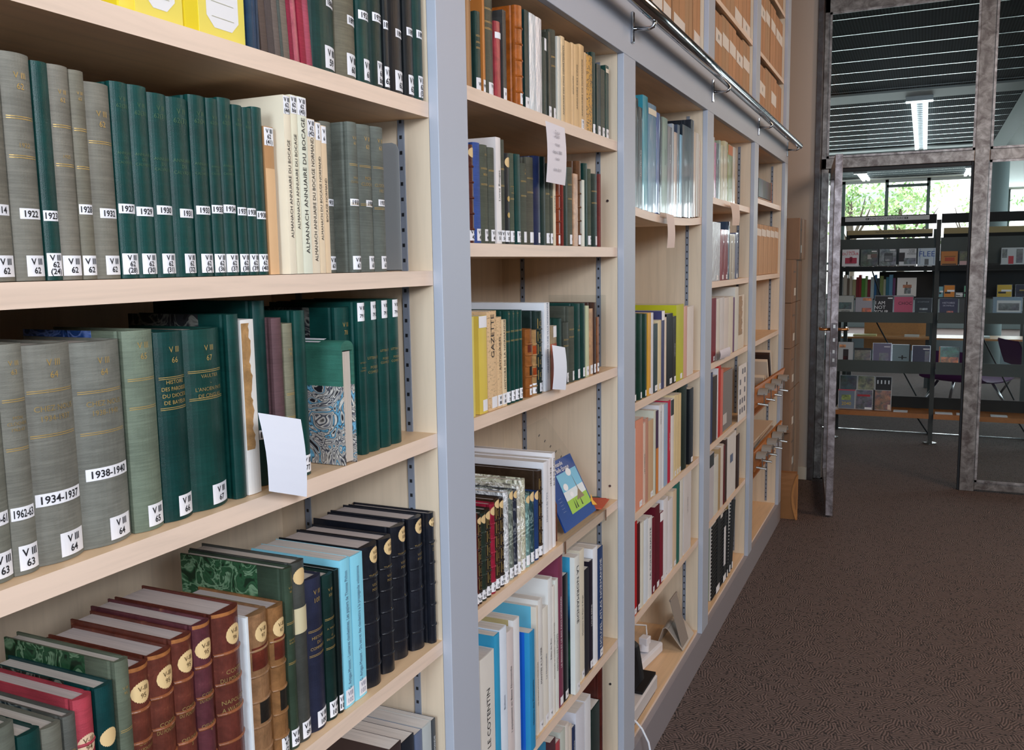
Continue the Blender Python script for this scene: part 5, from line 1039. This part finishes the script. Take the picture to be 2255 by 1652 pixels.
for z in (.35,1.55,1.88):
    m=MB(); m.tube([(-.028,-.004,z),(-.028,-.004,z+.13)],.010,'rust:5b5048',12); m.obj('hinge',e)
# ---------------- far room
sbox('ceiling_far',-3.5,9,6.66,22.2,3.3,3.4,'slat:333b3d')
m=MB()
ys=[6.72+.5165*i for i in range(30)]
for y in ys: m.box(-3.5,1.62,y-.009,y+.009,3.297,3.2995,'steel:e6eaea')
struct(m.obj('trim_3'))
m=MB()
for a,b in ((10.42,10.95),(15.75,16.05),(21.4,22.0)): m.box(-3.5,1.62,a,b,3.27,3.292,'plain:b4bab8')
struct(m.obj('trim_4'))
sbox('ceiling_soffit',1.62,9,6.7,22,2.95,3.29,'plain:a9b3ae')
sbox('wall_far_left',-3.6,-3.5,6.6,22.2,0,3.4,'plain:a7aba8'); sbox('wall_far_right',9,9.1,-3,22.2,0,3.4,'plain:a7aba8')
for i,(x,y0,y1) in enumerate(((.62,10.95,15.7),(-.49,19.5,21.4),(1.50,19.5,21.4),(-.35,10.95,11.02))):
    if i==3: continue
    e=empty('ceiling_light',(x,(y0+y1)/2,3.25)); hw=.085 if i==0 else .075; h=(y1-y0)/2
    m=MB(); m.box(-hw,-hw+.05,-h,h,-.02,.03,'emit:f4fbff'); m.box(hw-.05,hw,-h,h,-.02,.03,'emit:f4fbff'); m.obj('reflector',e)
    m=MB(); m.box(-hw+.03,hw-.03,-h,h,0,.02,'plain:aeb6bc')
    for k in range(int((y1-y0)/.16)): m.box(-hw+.035,hw-.035,-h+.16*k,-h+.16*k+.02,-.012,0,'plain:e8eef0')
    m.obj('louvre',e)
    m=MB(); m.box(-hw-.05,hw+.05,-h-.18,-h-.02,-.03,.02,'steel:9c9c9c'); m.obj('end_plate',e)
    tag(e,['long bright linear ceiling light seen through the upper glass pane','short linear ceiling light near the far windows, left side','short linear ceiling light near the far windows, right side'][i],'ceiling light')
# far windows
m=MB(); WY=21.8; G='plain:5f6e6a'
for x in (-3.4,-2.2,-.98,-.08,.76,2.3,3.3,4.5,6,7.5): m.box(x-.035,x+.035,WY,WY+.08,0,3.3,G)
m.box(-.08,.76,WY,WY+.08,3.10,3.16,G); m.box(-3.5,9,WY,WY+.1,3.21,3.3,'plain:cfd4d0'); m.box(-3.5,9,WY-.02,WY+.1,0,.75,'plain:8b9495'); m.box(-3.5,9,WY,WY+.08,1.42,1.47,G)
struct(m.obj('window_6'))
sbox('wall_far_end',1.25,2.2,WY+.02,WY+.12,.75,3.2,'plain:c6cdcb') if False else None
for x,y,r,l in ((1.62,14.2,.13,'pale round column in the far room behind the right glass pane'),(2.05,13.2,.16,'thick grey column at the right edge beyond the glass')):
    m=MB(); m.tube([(x,y,0),(x,y,2.95)],r,'plain:8f9c9c',28); simple('column',l,'column',m,smooth=True)
m=MB(); m.tube([(.09,13.9,0),(.09,13.9,1.0)],.06,'plain:7b888c',20); simple('stool_post','grey cylindrical post beside the wooden counter in the far room','post',m,smooth=True)
# trees outside
def tree(x,y,z,r,n,cols,label):
    e=empty('tree',(x,y,0)); m=MB(); m.tube([(0,0,0),(.05,0,z*.5),(-.03,.05,z)],[.12,.1,.05],'plain:4b4236',8)
    for k in range(7):
        a=k*.9; m.tube([(0,0,z*.6),(.5*r*math.cos(a),.4*r*math.sin(a),z*.8),(.8*r*math.cos(a),.7*r*math.sin(a),z+.3*r*math.sin(k*2))],[.05,.03,.01],'plain:4b4236',6)
    m.obj('trunk',e)
    m=MB()
    cl=[(random.gauss(0,.42)*r,random.gauss(0,.4)*r,z+random.gauss(0,.42)*r) for _ in range(40)]
    for k in range(n):
        c=random.choice(cl); p=Vector(c)+Vector((random.gauss(0,.14),random.gauss(0,.14),random.gauss(0,.12)))*r
        a=Vector((random.uniform(-1,1),random.uniform(-1,1),random.uniform(-1,1))).normalized(); b=a.orthogonal().normalized(); s_=random.uniform(.05,.10)
        m.poly([p-a*s_,p+b*s_*.5,p+a*s_,p-b*s_*.5],random.choice(cols))
    m.obj('foliage',e); tag(e,label,'tree')
GR=['plain:8fb070','plain:6f9a5a','plain:a9bf86']
tree(-1.15,26.5,3.1,.7,500,GR,'small leafy tree outside the far window, leftmost')
tree(.05,29.5,3.0,1.25,1000,GR,'broad leafy tree outside the middle of the far windows')
tree(2.1,31,2.8,.8,260,GR,'light leafy tree outside the right of the far windows')
m=MB(); m.box(-9,14,24,60,-.12,-.02,'plain:b9bfae'); struct(m.obj('ground'))
m=MB(); m.box(-3,.2,38,42,0,3.6,'plain:d9dcdc'); m.prism([(-3.2,3.6),(.4,3.6),(-.4,4.1),(-2.4,4.1)],'y',37.8,42.2,'plain:9aa3a6'); simple('building','pale low building across the street outside the far window','building',m)
# ---------------- display rack
DG='matt:4a504f'; BK='matt:181b1d'
RY=8.15
rk=empty('display_rack',(.83,RY,0))
def rp(m,name,parent=None): 
    o=m.obj(name,parent or rk); 
    if parent is None: o.location=(-.83,-RY,0)
    return o
PX=(.055,.83,1.575,2.32)
for x in PX:
    m=MB(); m.box(x-.017,x+.017,RY-.01,RY+.03,.012,1.86,'matt:3f4140'); rp(m,'post'); m=MB(); m.tube([(x,RY+.01,0),(x,RY+.01,.012)],.05,'steel:8b8b88',20); rp(m,'foot')
    m=MB(); m.box(x-.015,x+.015,RY+.42,RY+.46,.0,1.6,'matt:3f4140'); rp(m,'post')
for k in range(3):
    a,b=PX[k]+.018,PX[k+1]-.018
    d=0 if k==0 else -.012
    m=MB(); m.box(a,b,RY-.03,RY+.03,1.83,1.905,BK); rp(m,'header')
    m=MB(); m.box(a,b,RY+.02,RY+.03,1.50,1.715,DG); m.box(a,b,RY-.07,RY+.02,1.452,1.462,BK); m.box(a,b,RY-.075,RY-.07,1.452,1.485,BK); rp(m,'display_shelf')
    for z0,z1 in ((1.02,1.108),(.60,.70)):
        m=MB(); m.box(a,b,RY-.09,RY-.08,z0,z1,DG); m.box(a,b,RY-.08,RY+.18,z0,z0+.01,DG); rp(m,'display_shelf')
    if k: m=MB(); m.box(a,b,RY-.02,RY+.2,1.215,1.225,DG); m.box(a,b,RY+.2,RY+.21,1.225,1.44,'matt:202427'); rp(m,'display_shelf')
    m=MB(); m.box(a,b,RY-.06,RY+.25,.222,.262,'maple:a0632e'); rp(m,'wooden_shelf')
    m=MB(); m.box(a,b,RY+.24,RY+.25,.262,.36,'matt:2a2a29'); rp(m,'back_rail')
    for p,q in (((a+.28,RY+.3,1.03),(b-.1,RY+.3,.36)),((a+.62,RY+.3,.22),(b+.0,RY+.05,.08)),((a+.25,RY+.3,1.44),(a+.36,RY+.3,1.12))):
        m=MB(); m.tube([p,q],.006,'matt:24282a',8); rp(m,'brace')
m=MB(); m.box(.112,.757,RY-.034,RY-.0302,1.862,1.898,'plain:c6c9cc'); sg=rp(m,'header_sign')
m=MB(); text(m,'FILMS DOCUMENTAIRES','plain:1c1f22',flat((.435,RY-.0345,1.88),(1,0,0),(0,0,1)),.026)
for x in (.285,.585): m.box(x-.012,x+.012,RY-.0355,RY-.0345,1.872,1.888,'plain:1c1f22'); m.box(x-.006,x+.003,RY-.036,RY-.0355,1.876,1.884,'plain:c6c9cc')
rp(m,'sign_lettering',sg)
tag(rk,'dark grey metal display rack headed FILMS DOCUMENTAIRES beyond the glass partition','display rack')
def case(x0,z0,x1,z1,y,col,label,art=(),txt=(),grp='film cases on the display rack',cat='film case',name='film_case',hid=.0,th=.016,tilt=-.12):
    e=empty(name,((x0+x1)/2,y,z0-hid),(tilt,0,0)); w_=x1-x0; h=z1-z0+hid
    m=MB(); m.box(-w_/2,w_/2,0,th,0,h,'shiny:2a2d30' if name=='film_case' else 'plain:c9c9c9'); m.obj('case',e)
    m=MB(); m.box(-w_/2+.004,w_/2-.004,-.0008,0,.003,h-.003,col)
    for (a,b,c,d,cc) in art: m.box(-w_/2+a*w_,-w_/2+b*w_,-.0016,-.0008,c*h,d*h,cc)
    m.obj('cover_picture',e)
    if txt:
        m=MB()
        for (t,u,v,s,c) in txt: text(m,t,c,flat((-w_/2+u*w_,-.0018,v*h),(1,0,0),(0,0,1)),s,w_*.9)
        m.obj('cover_lettering',e)
    return tag(e,label,cat,grp)
K,Wt='plain:17181c','plain:e6e6e8'
yy=RY-.06
case(.094,1.487,.236,1.635,yy,'plain:d5d6dc','white film case with red title above red stamps, top row',((.2,.85,.18,.50,'plain:a62846'),(.45,.6,.22,.56,'plain:8a3550'),(.2,.8,.14,.17,'plain:77787e')),(('CAUSE',.5,.84,.022,'plain:c42138'),('DU CLAIR',.5,.72,.030,'plain:c42138')))
case(.242,1.487,.382,1.632,yy,'foil:39423c','dark grey-green photo film case, top row',((.4,.62,.42,.68,'plain:a9a39f'),(.58,.92,.5,.72,'plain:6a5550'),(.62,.9,.84,.89,Wt)))
case(.387,1.487,.522,1.632,yy,'foil:646a6e','grey film case with slanted photograph, top row',((.3,.78,.25,.75,'plain:3c3f43'),(.34,.74,.3,.6,'plain:99a0a6'),(.6,.92,.9,.95,Wt)),(('LES',.5,.35,.02,Wt),))
case(.538,1.487,.674,1.633,yy,'plain:c3c8cd','white film case with dark profile and small black title, top row',((0,.34,.25,.76,'plain:231f24'),(.3,.95,.1,.45,'foil:5f6974')),(('DANS',.72,.90,.017,K),('LEURS',.72,.79,.017,K),('MONDES',.72,.68,.017,K)))
case(.678,1.487,.816,1.634,yy,'plain:b7c6d3','pale blue film case titled FLEE, top row',((.40,.62,.05,.38,'plain:5a6268'),(.13,.15,.1,.95,'plain:224b86'),(.88,.9,.1,.95,'plain:224b86')),(('FLEE',.52,.66,.062,'plain:1f4a9a'),))
case(.85,1.487,.979,1.605,yy,'plain:a8692b','orange brown film case, top row beyond the post',((.25,.8,.3,.55,'plain:9c3a1c'),(.2,.85,.6,.64,'plain:5a3414'),(.1,.9,.05,.12,K)))
case(.984,1.487,1.10,1.605,yy,'foil:3b3d24','dark green film case with pink strip, top row beyond the post',((.05,.95,.03,.3,'plain:b79a9c'),))
case(1.28,1.487,1.46,1.625,yy,'plain:b9bfc4','white comic film case with red figure, behind the right pane',((.3,.5,.05,.5,'plain:b0333f'),(.6,.85,.1,.9,'foil:4c4f55'),(.05,.25,.4,.9,'foil:55585c')))
y2=RY-.05
case(.072,1.09,.204,1.246,y2,'plain:a4aaa8','grey film case with dark landscape picture, second row',((.08,.85,.25,.62,'foil:2d4a50'),),(('ANIMA',.5,.14,.022,K),))
case(.211,1.09,.348,1.232,y2,'plain:9a98a2','lilac grey film case with glowing orange foil, second row',((.4,.95,.0,.35,'foil:c0561e'),(.45,.95,.78,.95,'foil:b66a34')))
case(.365,1.09,.51,1.246,y2,'plain:1b171c','black film case titled I AM NOT YOUR, second row',((.7,.95,.82,.88,Wt),(0,1,.95,1,'plain:74767c')),(('I AM',.30,.60,.040,Wt),('NOT',.30,.36,.040,Wt),('YOUR',.38,.12,.040,Wt)))
case(.513,1.09,.663,1.246,y2,'plain:b9506f','pink film case titled CHOC, second row',((0,1,.92,1,'plain:8d8f94'),(.3,.9,.0,.10,'plain:d9b8a2')),(('CHOC',.58,.58,.036,'plain:2a1420'),))
case(.67,1.09,.804,1.225,y2,'plain:28333d','dark blue film case with white ship, second row',((.3,.75,.26,.38,'foil:8c9aa2'),(.25,.7,.08,.14,'plain:76838b')),(('LE CAPITAINE',.5,.76,.014,'plain:8c9aa5'),))
case(.855,1.09,.995,1.222,y2,'plain:2f3350','indigo film case with red toy figure, second row beyond the post',((.4,.75,.0,.22,'foil:b24428'),),(('HISTOIRES',.5,.72,.02,'plain:b9bcd0'),('DE FAMILLE',.5,.55,.016,'plain:b9bcd0')))
case(1.001,1.09,1.09,1.217,y2,'plain:3b3f44','grey film case beside the mullion, second row',())
case(1.24,1.09,1.45,1.235,y2,'plain:7f97ab','blue film case with black and white group photo, behind the right pane',((.15,.95,.15,.8,'plain:c9ced2'),(.2,.9,.25,.65,'foil:555a60')))
case(.532,1.235,.68,1.392,RY+.02,'plain:cfcdca','white magazine with orange hat and sphere, standing above second row',((.3,.75,.45,.62,'foil:9a5a3c'),(.38,.72,.14,.45,'foil:6d7478'),(.47,.53,.62,.78,'plain:4a3026')),name='magazine',cat='magazine',grp='magazines on the display rack',tilt=-.2)
for x0,z1,x1,c,l in ((.848,1.317,.883,'plain:6fa5ad','small pale blue film case with black bird'),(.886,1.328,.97,'plain:c77a1e','orange film case with white strips'),(.972,1.268,1.03,'plain:b9bcbd','black and white patterned film case'),(1.033,1.323,1.07,'plain:69b292','mint green film case beside the mullion'),(1.27,1.33,1.38,'plain:c8a83c','yellow film case behind the right pane'),(1.40,1.33,1.55,'plain:23283f','navy film case with gold lettering behind the right pane')):
    case(x0,1.227,x1,z1,RY+.03,c,l,((.1,.6,.3,.45,K),(.3,.95,.45,.6,Wt) if c!='plain:23283f' else (.2,.9,.5,.6,'plain:a08a4c')))
y3=RY-.05
case(.083,.68,.212,.851,y3,'plain:aeb2b6','white film case with black and red drop, third row',((.35,.68,.1,.62,'plain:201418'),(.38,.64,.1,.28,'plain:a81f28'),(.1,.5,.7,.85,'foil:c07a3c')))
case(.217,.68,.35,.80,y3,'foil:5a5244','short olive brown film case, third row',((0,1,.85,1,K),))
case(.363,.68,.51,.846,y3,'plain:66627c','mauve film case with furry picture, third row',((.35,.85,.1,.5,'foil:4b4450'),(.6,.92,.78,.84,'plain:b9b8c4')))
case(.513,.68,.657,.838,y3,'plain:6c8088','grey-blue film case with black bird, third row',((.35,.8,.28,.33,K),(.52,.6,.2,.42,K),(.92,1,0,1,K)))
case(.667,.68,.806,.832,y3,'plain:3d4058','dark indigo film case with seated figure, third row',((.7,.95,.1,.7,'foil:2b2b33'),(.6,.95,.78,.83,Wt)))
case(.869,.68,1.022,.827,y3,'foil:2f5f5a','teal film case with orange crowd, third row beyond the post',((.1,.95,.0,.42,'foil:a8602c'),(0,.06,0,1,'plain:a86a4a')),(('NOUVELLES',.5,.72,.018,'plain:6ba590'),))
M6=[(.099,.443,.242,.55,'foil:22343c','magazine with dark landscape, back row',()),(.246,.443,.383,.55,'foil:6f6d4a','olive magazine with black animal, back row',((.1,.9,.0,.4,K),)),(.387,.443,.519,.546,'plain:141014','black magazine with four white emblems, back row',((.12,.2,.75,.88,Wt),(.34,.42,.75,.88,Wt),(.56,.64,.75,.88,Wt),(.78,.86,.75,.88,Wt))),
 (.095,.265,.232,.433,'plain:6d7a8c','blue magazine titled 2040 with green fish, front row',((.2,.75,.45,.72,'foil:7a8a3c'),(.0,1,.93,1,'plain:b04a5c'))),(.235,.265,.374,.435,'foil:4a4152','violet grey magazine with red title bar, front row',((.1,.85,.66,.76,'plain:a4222c'),(.55,.95,.02,.12,Wt))),(.377,.265,.521,.437,'foil:7a4420','black magazine with glowing copper figure, front row',((.8,.95,.05,.3,'plain:d4b9a4'),(.0,.1,0,1,K)))]
for (a,z0,b,z1,c,l,art) in M6:
    back=z0>.4; txt=(('2040',.5,.27,.04,'plain:d2b32c'),) if '2040' in l else ()
    m_=case(a,z0 if not back else .30,b,z1,RY+(.05 if back else .0),c,l+' on the wooden shelf',art,txt,name='magazine',cat='magazine',grp='magazines on the display rack',th=.004,tilt=-.10)
for i,(x,w_) in enumerate(((.54,.11),(.86,.13),(1.02,.09),(1.27,.12))):
    m=MB(); m.box(0,w_,-.03,.05,0,.006,'plain:c9cdd3'); o=m.obj('leaflet'); o.location=(x,RY+.0,.2625); tag(o,['pale leaflet lying right of the magazines','pale leaflet right of the middle post','pale leaflet beside the mullion','pale leaflet behind the right pane'][i]+' on the wooden shelf','leaflet')
# second rack with books behind, counter, chairs
R2=10.2
r2=empty('book_rack',(.4,R2,0))
def rq(m,name):
    o=m.obj(name,r2); o.location=(-.4,-R2,0); return o
m=MB(); m.box(-.02,.80,R2,R2+.04,1.80,1.846,'plain:c4b184'); sg=rq(m,'header_sign'); m=MB(); text(m,'FILMS PLANETES SCIENCES','plain:2c3a4a',flat((.4,R2-.001,1.823),(1,0,0),(0,0,1)),.024); t_=rq(m,'sign_lettering')
m=MB(); m.box(.0,.80,R2+.01,R2+.05,1.765,1.80,BK); rq(m,'header')
m=MB(); m.box(.9,2.6,R2,R2+.04,1.79,1.85,'plain:b29f72'); m.box(.9,2.6,R2+.01,R2+.05,1.75,1.79,BK); rq(m,'header')
for x in (-.03,.83,1.7): m=MB(); m.box(x-.02,x+.02,R2+.26,R2+.30,0,1.85,'matt:4a5352'); rq(m,'post')
for z in (1.13,1.43): m=MB(); m.box(-.3,.85,R2+.02,R2+.25,z-.015,z,DG); rq(m,'shelf_board')
m=MB(); m.box(.30,.82,R2+.2,R2+.21,1.13,1.41,'plain:2b2623'); rq(m,'back_panel')
m=MB(); m.box(.85,2.4,R2+.1,R2+.12,1.25,1.5,'plain:23282b'); rq(m,'back_panel')
tag(r2,'second grey rack with a yellow header strip behind the film rack','rack')
cs=['7fb6b0','c8ccc6','ddd6cc','7a6a5c','cfc8ba','b9b48a','8c2c34','9c3038','5a9a3c','8fb070','8a2f38','b9c9cc','2d6aa0','3f4a50','8a9a5c','b9b9a0','3a7a92','6aa0c4','7a4a78']
x=-.10
for i,c in enumerate(cs):
    w_=.022+.006*(i%3); h=.20+.06*((i*7)%5)/5
    m=MB(); m.box(0,w_,0,.14,0,h,'plain:'+c); o=m.obj('book'); o.location=(x,R2+.04,1.1307); x+=w_+.002
    tag(o,'far book on the rack behind the film cases, spine number %d from the left'%(i+1) if 0 else 'narrow %s book on the rack behind the film cases'%['aqua','pale grey','cream','brown','light beige','sand green','dark red','deep red','grass green','sage','wine','icy grey','blue','slate','olive','stone','petrol','sky blue','violet'][i],'book','books on the rack behind the film cases')
x=.05
for i,c in enumerate(['3b4a50','4f6a70','2f5a7a','26344a','1f4fa8','4a3a34','5a5a52','b9b4a4','d9dcd8','b0603a','4a4038','6a6a60']):
    w_=.03+.008*(i%3); m=MB(); m.box(0,w_,0,.12,0,.21+.03*(i%3)/2,'plain:'+c); o=m.obj('book'); o.location=(x+(.01 if i==4 else 0),R2+.04,1.4307); x+=w_+.012
    tag(o,'%s book on the upper shelf of the rear rack'%['charcoal','slate teal','steel blue','dark navy','royal blue','dark brown','grey-brown','light stone','off-white','rust orange','umber','grey-olive'][i],'book','books on the upper shelf of the rear rack')
e=empty('counter',(.4,12,0)); m=MB(); m.box(-.32,.40,0,.03,.42,.80,'maple:c9935a'); m.obj('panel',e); m=MB(); m.box(-.55,1.9,-.55,-.05,.60,.622,'maple:b9824c'); m.obj('worktop',e); m=MB(); m.box(.38,.44,-.3,-.24,0,.8,'paint:4c5254'); m.obj('leg',e); m=MB(); m.box(1.75,1.81,-.3,-.24,0,.6,'paint:4c5254'); m.obj('leg',e); m=MB(); m.box(-.5,-.44,-.3,-.24,0,.6,'paint:4c5254'); m.obj('leg',e)
tag(e,'light wooden counter with worktop seen through the film rack','counter')
for i,(x,l) in enumerate(((-.02,.26),(.55,.16),(1.25,.2))):
    m=MB(); m.box(x,x+l,11.55,11.72,.6222,.64,'plain:%s'%['c9c48a','cfd0cc','c3cfd2'][i]); simple('magazine',['yellow-white magazine pile on the wooden counter','white magazine on the wooden counter','pale blue magazine on the counter, right part'][i],'magazine',m)
def chair(x,y,rz,label):
    e=empty('chair',(x,y,0),(0,0,rz)); m=MB(); N_=10
    pr=[]
    for i in range(N_+1):
        t=i/N_
        if t<.55: pr.append((-.24+.44*t/.55,.43-.03*math.sin(t/.55*3.14)))
        else: s=(t-.55)/.45; pr.append((.20+.10*s,.43+.36*s**1.1))
    mi=m.mi('plain:6b3a72')
    for i,(yy_,z) in enumerate(pr):
        for j in range(7): u=j/6-.5; m.v.append((u*.50*(1-.25*(i/N_)**3),yy_,z+.07*(2*u)**2*(.3 if i<6 else .1)))
    n_=len(m.v); m.v+=[(a,b+.004,c-.014) for a,b,c in m.v]
    for i in range(N_):
        for j in range(6): q=i*7+j; m.f+=[(q,q+1,q+8,q+7),(n_+q,n_+q+7,n_+q+8,n_+q+1)]; m.m+=[mi,mi]
    m.obj('seat_shell',e,smooth=True)
    for sx in (-1,1):
        for sy in (-1,1): m=MB(); m.tube([(sx*.14,sy*.12,.40),(sx*.24,sy*.24,0)],.011,'steel:b4b8bc',10); m.obj('leg',e,smooth=True)
    e.scale=(1.35,1.25,.82); return tag(e,label,'chair')
chair(1.14,9.9,2.6,'purple shell chair just behind the film rack beyond the post')
chair(1.95,11.2,1.9,'purple shell chair behind the right glass pane')
m=MB(); m.box(-3.4,1.0,8.62,8.65,0,.006,'steel:9aa0a0'); m.box(1.0,4,8.62,8.65,0,.006,'steel:9aa0a0'); struct(m.obj('trim_5'))
m=MB(); m.box(-2,3,14.6,15.0,0,.38,'plain:79868c'); simple('low_platform','low grey-blue bench block across the back of the far room','bench',m)
